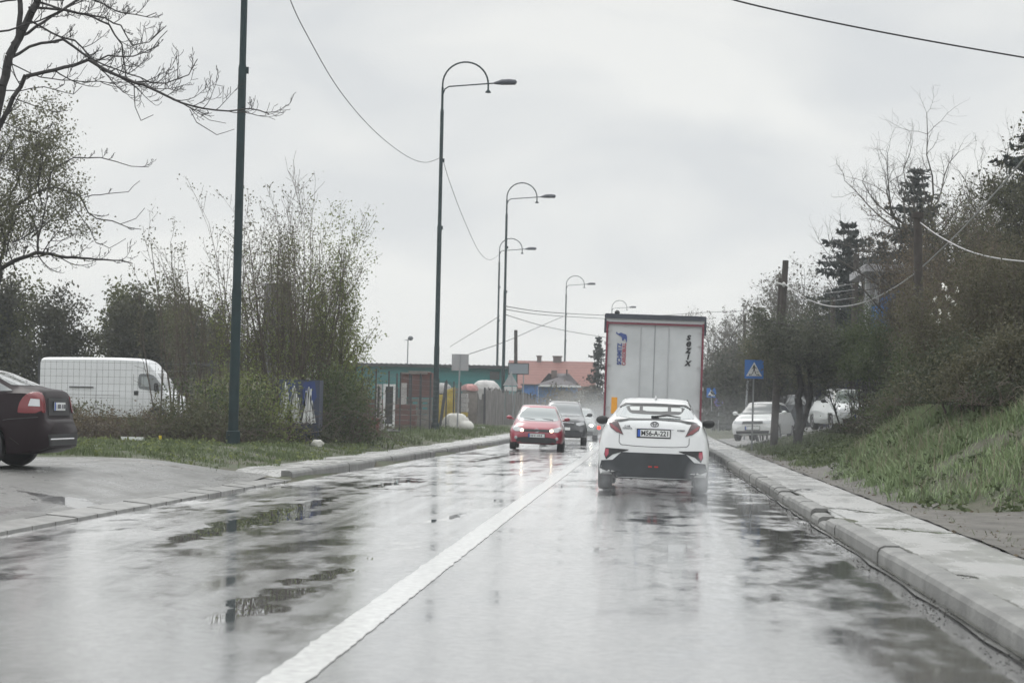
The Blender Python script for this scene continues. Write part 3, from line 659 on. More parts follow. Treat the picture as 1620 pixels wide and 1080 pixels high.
mb.build('emblem', M_navy, lorry)
for i, ch in enumerate('sezix'):
    text_mesh(ch, .27, 'lettering', M_ink, lorry, (.86, -.012, 3.28 - i * .165), (R_(90), 0, 0), shear=.22, bold=.008)
MB().box((-.99, -.008, 1.45), (.15, .02, .42)).build('warning_panel', pm('amber_panel', (.75, .33, .03), .5), lorry)
mb = MB(); mb.prism([(.72, 1.58), (.90, 1.66), (.93, 1.56), (.90, 1.52)], -.015, -.01); mb.prism([(.74, 1.50), (.86, 1.56), (.84, 1.50)], -.015, -.01); mb.build('sticker', pm('sticker_dark', (.09, .10, .11), .5), lorry)
MB().box((0, .0, .72), (2.45, .12, .22)).build('rear_bumper', M_dirty, lorry)
for s in (-1, 1):
    MB().box((s * .98, -.07, .74), (.42, .04, .13)).build('taillight', M_red_lens, lorry)
    MB().box((s * .98, 1.0, .62), (.55, .02, .60)).build('mud_flap', M_dirty, lorry)
    for y in (1.7, 3.0, 4.3):
        w_ = MB().lathe([(.3, -.17), (.47, -.19), (.5, -.12), (.5, .12), (.47, .19), (.3, .17)], (0, 0, 0), 'X', 24).build('wheel', M_tyre, lorry, (s * 1.03, y, .5), smooth=True)
mb = MB(); mb.box((0, 6.8, .95), (1.0, 13, .22)); mb.build('chassis', M_dirty, lorry)
cabm = MB(); cabm.box((0, 15.2, 1.95), (2.45, 2.1, 2.9)); cabm.box((0, 14.9, 3.5), (2.3, 1.5, .35), taper=.85)
cabm.build('cab', pm('cab_white', (.5, .5, .5), .4), lorry, bevel=.06)
for s in (-1, 1):
    for y in (12.6, 15.6): MB().lathe([(.3, -.17), (.47, -.19), (.5, -.12), (.5, .12), (.47, .19), (.3, .17)], (0, 0, 0), 'X', 24).build('wheel', M_tyre, lorry, (s * 1.03, y, .5), smooth=True)
MB().blob((-1.0, .3, TH + .14), (.07, .07, .07)).box((-1.0, .3, TH + .08), (.2, .2, .05)).build('beacon', M_trim, lorry)
MB().blob((-1.36, -.1, .86), (.05, .03, .05), n=10).build('marker_lamp', pm('marker_red', (.9, .06, .04), .3, emit=1.5), lorry)
# ------------------------------------------------------------------ hatchback / saloon profiles
def hatch(root, paint, L=4.2, H=1.48, W=1.786, tail='hatch', sc_=1.0, wr_r=.315, wb_=None):
    h = H / 1.48; w2 = W / 2
    if tail == 'hatch':
        top = [(-L / 2, .70), (-L / 2 + .03, .95), (-L / 2 + .12, 1.05), (-L / 2 + .55, 1.40 * h), (-L / 2 + .9, 1.45 * h), (-.2, 1.48 * h), (.35, 1.44 * h), (.65, 1.30 * h), (1.08, 1.0), (1.6, .92), (L / 2 - .22, .80), (L / 2 - .06, .70), (L / 2 - .015, .60), (L / 2, .52)]
    else:
        top = [(-L / 2, .66), (-L / 2 + .05, .92), (-L / 2 + .12, 1.04), (-L / 2 + .65, 1.08), (-L / 2 + 1.35, 1.40 * h), (-.3, 1.48 * h), (.3, 1.45 * h), (.6, 1.33 * h), (1.08, 1.0), (1.6, .92), (L / 2 - .22, .80), (L / 2 - .06, .70), (L / 2 - .015, .60), (L / 2, .52)]
    return car_body(root, paint, L, top=top,
        belt=[(-L / 2, .6), (-L / 2 + .1, .90), (-1.2, .98), (.9, .90), (1.3, .86), (L / 2 - .2, .74), (L / 2, .48)],
        wm=[(-L / 2, w2 - .20), (-L / 2 + .05, w2 - .09), (-L / 2 + .2, w2 - .02), (-1, w2), (1, w2), (L / 2 - .35, w2 - .02), (L / 2 - .12, w2 - .08), (L / 2, w2 - .20)],
        zm=[(-L / 2, .5), (0, .62), (L / 2 - .3, .60), (L / 2, .44)],
        wb=[(-L / 2, w2 - .26), (-1.3, w2 - .10), (1.0, w2 - .11), (L / 2 - .4, w2 - .14), (L / 2 - .12, w2 - .16), (L / 2, w2 - .28)],
        wr=[(-L / 2, w2 - .36), (-L / 2 + .6, w2 - .32), (-.2, w2 - .325), (.5, w2 - .34), (1.1, w2 - .2), (L / 2 - .4, w2 - .26), (L / 2, w2 - .4)],
        bot=[(-L / 2, .30), (-L / 2 + .3, .22), (L / 2 - .3, .20), (L / 2, .24)], sill=[(-L / 2, .3), (-L / 2 + .3, .24), (L / 2 - .3, .24), (L / 2, .26)],
        wheels=(-L * .31, L * .305), wr_r=wr_r)
def front_face(B, H=1.48, W=1.786, glass=None, lamp='on', grille=True, logo=None, pl=True, lower=True, hl=None, wsz=(.975, 1.37)):
    k = W / 1.786; z0, z1 = wsz
    patch(B, 'windscreen', [(-.53 * k, z1), (0, z1 + .015), (.53 * k, z1), (.685 * k, z0 + .02), (.60 * k, z0 - .01), (0, z0 - .03), (-.60 * k, z0 - .01), (-.685 * k, z0 + .02)], 'f', glass or M_glass_light, .006)
    hl = hl or [(.40 * k, .675), (.46 * k, .705), (.74 * k, .775), (.785 * k, .76), (.77 * k, .66), (.68 * k, .60), (.44 * k, .61)]
    h = patch(B, 'headlight', hl, 'f', M_clear, .010, mirror=True, res=.05)
    if grille: patch(B, 'grille', [(-.40 * k, .685), (.40 * k, .685), (.42 * k, .60), (-.42 * k, .60)], 'f', M_trim, .010)
    if lower: patch(B, 'lower_grille', [(-.66 * k, .40), (-.42 * k, .43), (.42 * k, .43), (.66 * k, .40), (.64 * k, .27), (.4 * k, .245), (-.4 * k, .245), (-.64 * k, .27)], 'f', M_trim, .010)
    return h
# ------------------------------------------------------------------ 3. red hatchback, oncoming
M_red = pm('red_car_paint', (.30, .012, .035), .3, coat=1, crough=.06)
gp = D(845, 712, 64)
golf = thing('hatchback_car', 'red hatchback coming towards the camera with both headlights lit', 'car', (gp.x, 66.1, 0), R_(180))
golf.rotation_euler = (0, R_(-1.2), R_(180 + 1.5))
B = hatch(golf, M_red); wheels(golf, (-1.30, 1.28), 1.54, .315)
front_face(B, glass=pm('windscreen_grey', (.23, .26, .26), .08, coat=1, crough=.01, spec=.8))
patch(B, 'side_window', [(-1.3, 1.02), (-1.0, 1.30), (0, 1.38), (.4, 1.34), (.85, 1.0)], 'L', M_glass, .006, mirror=True)
plate(B, 'f', 0, .485, None)
yb = B.tree.ray_cast(Vector((0, 9, .64)), Vector((0, -1, 0)))[0].y + .018
mb = MB(); ellring(mb, 0, yb, .645, .062, .062, .008, 18)
mb.tube([(-.036, yb, .675), (0, yb, .60), (.036, yb, .675)], .006, 4); mb.tube([(-.02, yb, .69), (0, yb, .655), (.02, yb, .69)], .006, 4)
mb.build('emblem', M_chrome, golf)
mb = MB()
for k in range(3): mb.box((-.16 + k * .055, 2.13, .485), (.030, .004, .06))
mb.box((.0, 2.13, .485), (.02, .004, .02)); mb.box((.055, 2.13, .485), (.03, .004, .06))
for k in range(3): mb.box((.12 + k * .05, 2.13, .485), (.030, .004, .06))
mb.build('lettering', pm('ink_soft', (.12, .12, .13), .5), golf)
for s in (-1, 1): lamp_on(B, s * .475, .645, .05)
mb = MB()
for s in (-1, 1):
    h = B.tree.ray_cast(Vector((s * .66, 9, .40)), Vector((0, -1, 0)))[0]
    MB().blob((s * .66, h.y + .012, .40), (.05, .015, .05), n=10).build('fog_lamp', M_clear, golf, smooth=True)
mirrors(golf, .95, .72, 1.03, M_red, .2, .13)
mb = MB(); mb.tube([(-.5, 1.12, 1.005), (-.1, 1.0, 1.03), (.35, .93, 1.05)], .01, 5); mb.tube([(.1, 1.12, 1.0), (.4, 1.03, 1.02), (.62, .9, 1.05)], .01, 5); mb.build('wiper', M_trim, golf)
# ------------------------------------------------------------------ 4. dark SUV behind it
M_black_paint = pm('dark_suv_paint', (.022, .024, .028), .3, coat=1, crough=.08)
sp = D(887, 702, 76)
suv = thing('suv_car', 'dark grey SUV with roof rails driving behind the red hatchback', 'car', (sp.x, 78.3, 0), R_(180))
suv.rotation_euler = (0, R_(-1.0), R_(182))
L = 4.6
B = car_body(suv, M_black_paint, L,
    top=[(-2.3, .75), (-2.26, 1.05), (-2.1, 1.2), (-1.8, 1.55), (-1.4, 1.66), (0, 1.68), (.4, 1.64), (.7, 1.5), (1.12, 1.16), (1.7, 1.08), (2.1, .98), (2.26, .8), (2.3, .6)],
    belt=[(-2.3, .7), (-2.1, 1.05), (0, 1.06), (1.2, 1.02), (2.1, .9), (2.3, .55)], wm=[(-2.3, .74), (-2.2, .86), (-1.9, .92), (1.8, .92), (2.15, .85), (2.3, .72)],
    zm=[(-2.3, .55), (0, .75), (2.3, .5)], wb=[(-2.3, .66), (-2.0, .80), (1.8, .80), (2.3, .62)], wr=[(-2.3, .5), (-1.8, .58), (.5, .60), (1.2, .70), (2.3, .5)],
    bot=[(-2.3, .36), (-2, .28), (2, .27), (2.3, .34)], sill=[(-2.3, .36), (-2, .3), (2, .3), (2.3, .34)], wheels=(-1.38, 1.38), wr_r=.36)
wheels(suv, (-1.38, 1.38), 1.60, .36, .23)
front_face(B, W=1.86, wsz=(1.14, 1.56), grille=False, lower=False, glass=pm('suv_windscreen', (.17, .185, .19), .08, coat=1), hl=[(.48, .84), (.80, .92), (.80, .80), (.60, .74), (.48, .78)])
patch(B, 'grille', [(-.44, .90), (.44, .90), (.40, .74), (-.40, .74)], 'f', M_trim, .01)
mb = MB(); seam(mb, B, [(-.40, .85), (.40, .85)], 'f', .012, .016); mb.build('grille_bar', M_chrome, suv)
patch(B, 'lower_grille', [(-.62, .56), (.62, .56), (.6, .40), (-.6, .40)], 'f', M_grey_plastic, .01)
patch(B, 'side_window', [(-1.6, 1.15), (-1.4, 1.5), (0, 1.58), (.4, 1.54), (.9, 1.12)], 'L', M_glass, .006, mirror=True)
plate(B, 'f', 0, .62, None); mirrors(suv, 1.0, .75, 1.17, M_black_paint, .22, .16)
for s in (-1, 1):
    mb = MB(); mb.tube([(s * .56, .35, 1.66), (s * .57, .2, 1.715), (s * .57, -1.3, 1.715), (s * .55, -1.5, 1.66)], .018, 6); mb.build('roof_rail', pm('rail_silver', (.5, .5, .5), .35, .5), suv)
# ------------------------------------------------------------------ 5. third oncoming car
M_grey_paint = pm('silver_car_paint', (.20, .215, .21), .3, .3, coat=1, crough=.08)
tp3 = D(912, 696, 88)
c3 = thing('saloon_car', 'pale grey car with one bright headlight following the dark SUV', 'car', (tp3.x, 90.2, 0), R_(182))
B = hatch(c3, M_grey_paint, 4.3, 1.44, 1.74, 'hatch'); wheels(c3, (-1.33, 1.31), 1.5, .31)
front_face(B, W=1.74)
plate(B, 'f', 0, .485, None); mirrors(c3, .93, .72, 1.0, M_grey_paint, .2, .13)
for s in (-1,): lamp_on(B, s * .55, .66, .075, pm('lit_headlamp_white', (1.0, .95, .82), .2, emit=12))
patch(B, 'side_window', [(-1.3, 1.02), (-1.0, 1.30), (0, 1.38), (.4, 1.34), (.85, 1.0)], 'L', M_glass, .006, mirror=True)
# ------------------------------------------------------------------ 6. dark saloon turning into the lot (left edge)
M_maroon = pm('dark_brown_car_paint', (.013, .007, .009), .5, coat=.13, crough=.05, spec=.12)
oc = thing('turning_car', 'dark brown saloon leaving the picture with its red and clear tail light', 'car', (-8.15 - 2.28, 27.75, .325), R_(90))
L = 4.56
B = car_body(oc, M_maroon, L,
    top=[(-2.28, .66), (-2.262, .70), (-2.20, .72), (-2.175, .95), (-2.16, 1.08), (-2.10, 1.125), (-1.92, 1.145), (-1.62, 1.25), (-1.3, 1.37), (-.9, 1.445), (0, 1.46), (.4, 1.42), (.7, 1.3), (1.1, 1.02), (1.7, .92), (2.1, .78), (2.26, .6), (2.28, .5)],
    belt=[(-2.28, .60), (-2.20, .70), (-2.15, .98), (-1.9, 1.06), (-1.4, 1.05), (0, .96), (1.2, .9), (2.28, .48)],
    wm=[(-2.28, .62), (-2.26, .72), (-2.18, .80), (-2.0, .86), (-1.6, .885), (1.6, .885), (2.1, .8), (2.28, .6)], zm=[(-2.28, .52), (-2.1, .62), (0, .62), (2.28, .45)],
    wb=[(-2.28, .58), (-2.18, .70), (-1.9, .77), (1.6, .77), (2.28, .6)], wr=[(-2.28, .5), (-2.1, .62), (-1.7, .60), (-1.0, .56), (.4, .56), (1.2, .66), (2.28, .4)],
    bot=[(-2.28, .30), (-2, .22), (2.28, .25)], sill=[(-2.28, .32), (-2.1, .26), (-1.7, .22), (2.28, .25)], wheels=(-1.36, 1.22), wr_r=.318)
wheels(oc, (-1.36, 1.22), 1.56, .318)
def wrapped(B, name, quads, m, off=.01, parent=None, label=None):
    """a lamp that wraps the corner: rear piece and side piece joined into one mesh"""
    objs = []
    for side, poly in quads: objs += patch(B, name, poly, side, m, off, parent=parent, res=.035, rnd=1)
    o = objs[0]; bm = bmesh.new()
    for q in objs: bm.from_mesh(q.data)
    bm.to_mesh(o.data); bm.free()
    for q in objs[1:]: bpy.data.objects.remove(q)
    for p in o.data.polygons: p.use_smooth = True
    if label: o['label'] = label
    return o
for sd_, s in (('L', -1), ('R', 1)):
    tl = wrapped(B, 'taillight', [(sd_, [(-2.14, 1.06), (-2.08, 1.085), (-1.98, 1.07), (-1.885, .97), (-1.86, .81), (-1.88, .785), (-2.18, .79), (-2.17, .95)]), ('r', [(s * .60, 1.04), (s * .73, 1.05), (s * .77, .80), (s * .62, .79)])], M_ref if False else pm('red_lamp_glass', (.13, .003, .007), .25, coat=.3), .010)
    patch(B, 'reversing_lens', [(-2.13, .98), (-2.02, .985), (-2.00, .885), (-2.145, .88)], sd_, M_clear, .016, parent=tl, res=.04)
patch(B, 'bootlid_panel', [(-.45, 1.0), (.45, 1.0), (.50, .76), (-.50, .76)], 'r', M_trim, .006)
plate(B, 'r', 0, .885, None, off=.02)
mb = MB()
for k, xx in enumerate((-.16, -.11, -.06, .04, .11, .16, .21)): mb.box((xx, -2.232, .885), (.03, .005, .06))
mb.build('lettering', MATS['ink_soft'], oc)
patch(B, 'rear_window', [(-.5, 1.38), (.5, 1.38), (.60, 1.17), (-.60, 1.17)], 'r', M_glass, .006)
patch(B, 'side_window', [(-1.75, 1.09), (-1.45, 1.24), (-1.0, 1.36), (0, 1.41), (.4, 1.37), (.95, 1.02), (-.5, 1.03)], 'L', M_glass, .006, mirror=True)
patch(B, 'lower_bumper', [(-.72, .50), (.72, .50), (.66, .34), (-.66, .34)], 'r', M_trim, .006)
mb = MB(); seam(mb, B, [(-2.14, .735), (-2.0, .72), (-1.75, .70), (-1.65, .68)], 'L', .006, .002)
seam(mb, B, [(-1.9, .36), (-1.2, .86), (-.95, .95)], 'L', .004, .0); mb.build('panel_seam', M_trim, oc)
mb = MB(); seam(mb, B, [(-.66, .43), (.66, .43)], 'r', .012, .012); mb.build('chrome_strip', M_chrome, oc)
patch(B, 'windscreen', [(-.5, 1.38), (.5, 1.38), (.66, 1.04), (-.66, 1.04)], 'f', M_glass, .006); mirrors(oc, .93, .75, 1.02, M_maroon, .2, .13)
patch(B, 'headlight', [(.42, .72), (.72, .78), (.72, .64), (.45, .62)], 'f', M_clear, .01, mirror=True)
# ------------------------------------------------------------------ 7. white hatchback parked on the right
M_old_white = pm('old_white_paint', (.62, .63, .62), .35, var=.04, coat=.8, crough=.12)
hp = D(1190, 712, 71)
c4 = thing('parked_car', 'old white hatchback parked behind the nearer blue crossing sign', 'car', (hp.x + .55, 73.0, gzf(hp.x + 1.0, 73) - .04), R_(180 + 18))
c4.rotation_euler = (0, R_(2.2), R_(180 - 16))
B = hatch(c4, M_old_white, 3.85, 1.42, 1.66, 'hatch', wr_r=.29); wheels(c4, (-1.19, 1.17), 1.42, .29, .18)
front_face(B, W=1.66, lamp='off', logo=None, lower=False, glass=pm('old_windscreen', (.10, .112, .112), .12, coat=.15, spec=.3), hl=[(.36, .70), (.70, .72), (.72, .62), (.38, .60)], wsz=(.975, 1.33))
patch(B, 'lower_grille', [(-.60, .36), (.60, .36), (.58, .26), (-.58, .26)], 'f', M_trim, .01)
patch(B, 'lamp_band', [(-.70, .705), (.70, .705), (.70, .625), (-.70, .625)], 'f', M_grey_plastic, .007); plate(B, 'f', 0, .46, None); mirrors(c4, .90, .72, 1.0, M_old_white, .2, .14)
patch(B, 'side_window', [(-1.3, 1.02), (-1.05, 1.25), (0, 1.32), (.4, 1.28), (.85, .99)], 'L', M_glass, .006, mirror=True)
# ------------------------------------------------------------------ 8. dark saloon parked behind the twisted tree
M_dk = pm('dark_green_car_paint', (.030, .037, .042), .45, coat=.4, spec=.4)
dp = D(1268, 680, 82)
c5 = thing('parked_saloon', 'dark saloon parked side on behind the forked tree trunk', 'car', (dp.x, 84, gzf(dp.x, 84) - .02), R_(62))
B = hatch(c5, M_dk, 4.5, 1.45, 1.75, 'saloon'); wheels(c5, (-1.395, 1.37), 1.5, .31); front_face(B, W=1.75); mirrors(c5, .93, .72, 1.0, M_dk)
patch(B, 'side_window', [(-1.5, 1.03), (-1.05, 1.30), (0, 1.38), (.4, 1.34), (.85, 1.0)], 'L', M_glass, .006, mirror=True)
patch(B, 'rear_window', [(-.5, 1.36), (.5, 1.36), (.6, 1.12), (-.6, 1.12)], 'r', M_glass, .006)
patch(B, 'taillight', [(.5, .95), (.76, .95), (.78, .80), (.5, .80)], 'r', M_red_lens, .01, mirror=True)
# ------------------------------------------------------------------ 9. silver-white estate parked up the bank
M_pearl = pm('pearl_white_paint', (.52, .54, .54), .3, coat=1, crough=.08)
ep = D(1340, 680, 67)
c6 = thing('parked_estate', 'silvery white car parked on the raised verge behind bushes', 'car', (ep.x + .15, 69, gzf(ep.x, 69) - .03), R_(180 + 8))
B = hatch(c6, M_pearl, 4.5, 1.45, 1.76, 'saloon'); wheels(c6, (-1.395, 1.37), 1.5, .31); front_face(B, W=1.76, glass=pm('green_windscreen', (.15, .18, .16), .12, coat=.15, spec=.3))
patch(B, 'side_window', [(-1.5, 1.03), (-1.05, 1.30), (0, 1.38), (.4, 1.34), (.85, 1.0)], 'L', M_glass, .006, mirror=True)
plate(B, 'f', 0, .485, None); mirrors(c6, .95, .72, 1.0, M_trim)
# ------------------------------------------------------------------ 10. white panel van
M_van = pm('white_van_paint', (.58, .59, .60), .4, var=.05, coat=.6, crough=.15)
VY = 72
vx0, vx1 = D(70, 600, VY).x, D(290, 600, VY).x; Lv = 5.4; vz = .42
van = thing('panel_van', 'white high roof panel van parked behind the wire fence and brambles', 'van', ((vx0 + vx1) / 2 - .1, VY + 1, vz), R_(-90))
B = car_body(van, M_van, Lv,
    top=[(-2.7, 2.35), (-2.66, 2.44), (-2.5, 2.47), (0, 2.5), (.95, 2.48), (1.25, 2.40), (1.55, 2.12), (1.85, 1.72), (2.1, 1.32), (2.3, 1.18), (2.6, 1.02), (2.68, .85), (2.7, .7)],
    belt=[(-2.7, 1.3), (1.2, 1.3), (1.9, 1.25), (2.3, 1.08), (2.7, .62)], wm=[(-2.7, .96), (-2.6, 1.0), (1.6, 1.0), (2.3, .98), (2.6, .88), (2.7, .74)],
    zm=[(-2.7, .8), (2, .8), (2.7, .5)], wb=[(-2.7, .95), (1.5, .97), (2.2, .92), (2.7, .7)], wr=[(-2.7, .84), (1.0, .85), (1.7, .84), (2.1, .82), (2.7, .55)],
    bot=.28, sill=.32, wheels=(-1.55, 1.75), wr_r=.34, round_roof=.1)
wheels(van, (-1.55, 1.75), 1.76, .34)
patch(B, 'side_window', [(1.0, 1.86), (1.0, 1.42), (1.12, 1.34), (2.02, 1.27), (1.85, 1.52), (1.62, 1.80), (1.50, 1.89), (1.1, 1.92)], 'R', M_glass, .012, mirror=True, rnd=1)
patch(B, 'quarter_glass', [(1.12, 1.80), (1.12, 1.46), (1.42, 1.44), (1.42, 1.81)], 'R', M_glass_light, .016, mirror=True)
patch(B, 'windscreen', [(-.75, 1.95), (.75, 1.95), (.84, 1.3), (-.84, 1.3)], 'f', M_glass, .01)
patch(B, 'headlight', [(.6, 1.0), (.86, 1.08), (.86, .8), (.62, .78)], 'f', M_clear, .01, mirror=True)
mb = MB()
for s in 'LR':
    for pts in ([(.82, .36), (.82, 2.2)], [(-.55, .36), (-.55, 2.2)], [(-2.0, 1.1), (.8, 1.1)], [(.82, 2.2), (1.2, 2.1), (1.7, 1.6)]): seam(mb, B, pts, s, .008, .002)
mb.build('panel_seam', pm('seam_grey', (.2, .2, .2), .6), van)
for s in (-1, 1):
    MB().box((s * .985, .95, 1.2), (.04, .16, .16)).build('door_handle', M_trim, van); MB().box((s * .99, -1.1, 1.38), (.03, .9, .04)).build('door_rail', M_trim, van)
for s in (-1, 1): MB().box((s * 1.12, 1.72, 1.42), (.16, .14, .32)).build('side_mirror', M_trim, van, bevel=.03)
# ================================================================== plants
def seg_mesh(name, S, m, k=4, parent=None):
    """S: rows (x0,y0,z0,x1,y1,z1,r0,r1) -> one mesh of tapered prisms"""
    S = np.asarray(S, float); p0, p1 = S[:, :3], S[:, 3:6]; d = p1 - p0; d /= np.maximum(np.linalg.norm(d, axis=1, keepdims=True), 1e-9)
    a = np.where(np.abs(d[:, 2:3]) < .9, np.array([[0, 0, 1.]]), np.array([[1., 0, 0]])); u = np.cross(d, a); u /= np.linalg.norm(u, axis=1, keepdims=True); v = np.cross(d, u)
    t = 2 * np.pi * np.arange(k) / k; ring = u[:, None] * np.cos(t)[None, :, None] + v[:, None] * np.sin(t)[None, :, None]
    A = p0[:, None] + ring * S[:, 6][:, None, None]; Bq = p1[:, None] + ring * S[:, 7][:, None, None]
    V = np.concatenate([A, Bq], 1).reshape(-1, 3); n = len(S); b = (np.arange(n) * 2 * k)[:, None]; q = np.arange(k)[None]
    F = np.stack([b + q, b + (q + 1) % k, b + k + (q + 1) % k, b + k + q], -1).reshape(-1, 4)
    return np_mesh(name, V, F, m, True)
def leaf_mesh(name, P, size, m, rng, flat=.0, asp=1.7):
    """P (n,3) leaf positions: one small folded blade at each"""
    P = np.asarray(P, float); n = len(P); u = rng.normal(size=(n, 3)); u[:, 2] *= (1 - flat); u /= np.linalg.norm(u, axis=1, keepdims=True)
    w_ = rng.normal(size=(n, 3)); v = np.cross(u, w_); v /= np.maximum(np.linalg.norm(v, axis=1, keepdims=True), 1e-9)
    s = size * rng.uniform(.6, 1.35, (n, 1)); a = P - u * s * asp * .5; c = P + u * s * asp * .5; b = P + v * s * .5; d = P - v * s * .5
    V = np.stack([a, b, c, d], 1).reshape(-1, 3); F = np.arange(4 * n).reshape(n, 4); return np_mesh(name, V, F, m)
UP = Vector((0, 0, 1))
def rvec(R): return Vector((R.gauss(0, 1), R.gauss(0, 1), R.gauss(0, 1)))
def grow(R, p, d, L, r, lvl, cfg, S, tips):
    n = cfg['n'][lvl]; st = L / n; tp = cfg.get('taper', .35); p = Vector(p); d = Vector(d).normalized(); last = lvl == len(cfg['n']) - 1; r0 = r
    for i in range(n):
        d = (d + rvec(R) * cfg['wob'][lvl] + UP * cfg['up'][lvl]).normalized(); q = p + d * st; r1 = max(r0 * (1 - (i + 1) / n * (1 - tp)), cfg.get('rmin', .003))
        S.append((*p, *q, r, r1)); p, r = q, r1
        if last or (lvl == len(cfg['n']) - 2 and i >= n // 2): tips.append(tuple(q))
        if not last and (i + 1) / n >= cfg['start'][lvl]:
            k = cfg['kids'][lvl]; k = int(k) + (R.random() < k - int(k))
            for _ in range(k):
                ax = d.cross(rvec(R)).normalized(); an = R_(R.uniform(*cfg['ang'][lvl])); c = (Matrix.Rotation(an, 3, ax) @ d)
                grow(R, p, c, L * cfg['ratio'][lvl] * R.uniform(.6, 1.15) * (1 - .45 * i / n), r * cfg.get('rr', .6), lvl + 1, cfg, S, tips)
BARE = dict(n=(6, 5, 5, 4), wob=(.07, .14, .2, .25), up=(.04, .06, .08, .10), start=(.3, .25, .2), kids=(2.2, 1.7, 1.6), ang=((25, 60), (25, 65), (25, 75)), ratio=(.62, .55, .5))
M_bark = pm('bark', (.055, .047, .040), .8, var=.45, vscale=5, bump=.5, bscale=20)
M_bark_d = pm('bark_dark', (.030, .027, .026), .8, var=.4, vscale=5)
M_twig = pm('twig_brown', (.085, .066, .052), .8, var=.35, vscale=2)
M_twig_g = pm('twig_grey', (.085, .08, .072), .8, var=.35, vscale=2)
def LM(name, c, c2, tl=.45):
    """leaf: half reflects, half lets the light of the sky through"""
    m = pm(name, c, .55, c2=c2, var=.3, vscale=.9, island=.55, spec=.35); t = m.node_tree
    if 'Translucent BSDF' not in t.nodes:
        b = t.nodes['Principled BSDF']; o = t.nodes['Material Output']; tr = t.nodes.new('ShaderNodeBsdfTranslucent'); mx = t.nodes.new('ShaderNodeMixShader'); mx.inputs[0].default_value = tl
        t.links.new(b.inputs['Base Color'].links[0].from_socket, tr.inputs[0]); t.links.new(b.outputs[0], mx.inputs[1]); t.links.new(tr.outputs[0], mx.inputs[2]); t.links.new(mx.outputs[0], o.inputs[0])
    return m
M_leaf_spring = LM('spring_leaf', (.12, .145, .045), (.25, .29, .10))
M_leaf_dull = LM('dull_leaf', (.075, .080, .045), (.17, .17, .10))
M_leaf_dark = LM('dark_leaf', (.030, .038, .022), (.085, .095, .052))
M_leaf_mid = LM('mid_leaf', (.040, .060, .026), (.11, .14, .058))
M_leaf_brown = LM('brown_bud', (.10, .078, .050), (.21, .175, .12))
M_leaf_grey = LM('grey_bud', (.085, .08, .062), (.17, .165, .13))
M_needle = LM('spruce_needle', (.014, .022, .021), (.034, .047, .040), .1)
M_leaf_olive = LM('olive_brown_leaf', (.050, .052, .030), (.15, .14, .085))
M_ivy = LM('ivy_leaf', (.030, .045, .022), (.07, .09, .04))
def nr(seed): return np.random.default_rng(seed)
def spread(rng, P, n, s):
    P = np.asarray(P, float); Q = np.repeat(P, n, 0); return Q + rng.normal(size=Q.shape) * s
def thin(rng, P, n):
    P = np.asarray(P); return P if len(P) <= n else P[rng.choice(len(P), n, False)]
def plant(name, label, cat, loc, S, leaves=None, lm=None, lsize=.05, bark=None, group=None, seed=1, k=4, crown='crown', rz=0, wood='trunk', asp=1.7):
    """a tree or shrub: woody mesh + crown of leaf-sized faces"""
    root = thing(name, label, cat, loc, rz, group)
    S = np.asarray(S); big = S[:, 6] > .028
    if leaves is None and big.any() and (~big).any():
        link(wood, seg_mesh(wood, S[big], bark or M_bark, 6), root); link('branches', seg_mesh('branches', S[~big], bark or M_bark, 3), root)
    else: link(wood, seg_mesh(wood, S, bark or M_bark, k), root)
    if leaves is not None: link(crown, leaf_mesh(crown, leaves, lsize, lm, nr(seed), asp=asp), root)
    return root
def copy_plant(src, label, loc, rz=0, s=1.0, sz=None):
    c = src.copy(); col.objects.link(c); c.location = loc; c.rotation_euler = (0, 0, rz); c.scale = (s, s, sz or s); c['label'] = label
    for ch in list(src.children):
        d = ch.copy(); col.objects.link(d); d.parent = c
    return c
# ------------------------------------------------------------------ generators (all around their own base point)
def tree_wood(seed, H, r=None, cfg=None, lean=(0, 0), fork=1, low=.25):
    R = random.Random(seed); S, T = [], []; cfg = cfg or BARE; r = r or H * .018
    for i in range(fork):
        d = Vector((lean[0] + R.uniform(-.25, .25) * (fork > 1), lean[1] + R.uniform(-.25, .25) * (fork > 1), 1))
        grow(R, (0, 0, -.3), d, H * .72 * R.uniform(.85, 1.1), r, 0, cfg, S, T)
    return S, T
def shrub_wood(seed, H, spread_=.6, stems=14, base_r=.35, r=.03, kids=1.6, straight=.05, up=.10, lv3=True):
    R = random.Random(seed); S, T = [], []
    cfg = dict(n=(7, 5, 3) if lv3 else (7, 4), wob=(straight, .1, .15), up=(up * .5, .12, .1), start=(.25, .2), kids=(kids, 1.5), ang=((15, 42), (20, 55)), ratio=(.42, .45), taper=.25, rmin=.004)
    for i in range(stems):
        a = R.uniform(0, 2 * math.pi); q = R.random() ** .6
        d = Vector((math.cos(a) * spread_ * q, math.sin(a) * spread_ * q, 1))
        grow(R, (math.cos(a) * base_r * q, math.sin(a) * base_r * q, -.15), d, H * R.uniform(.7, 1.05) * (1 - .25 * q), r * R.uniform(.6, 1.2), 0, cfg, S, T)
    return S, T
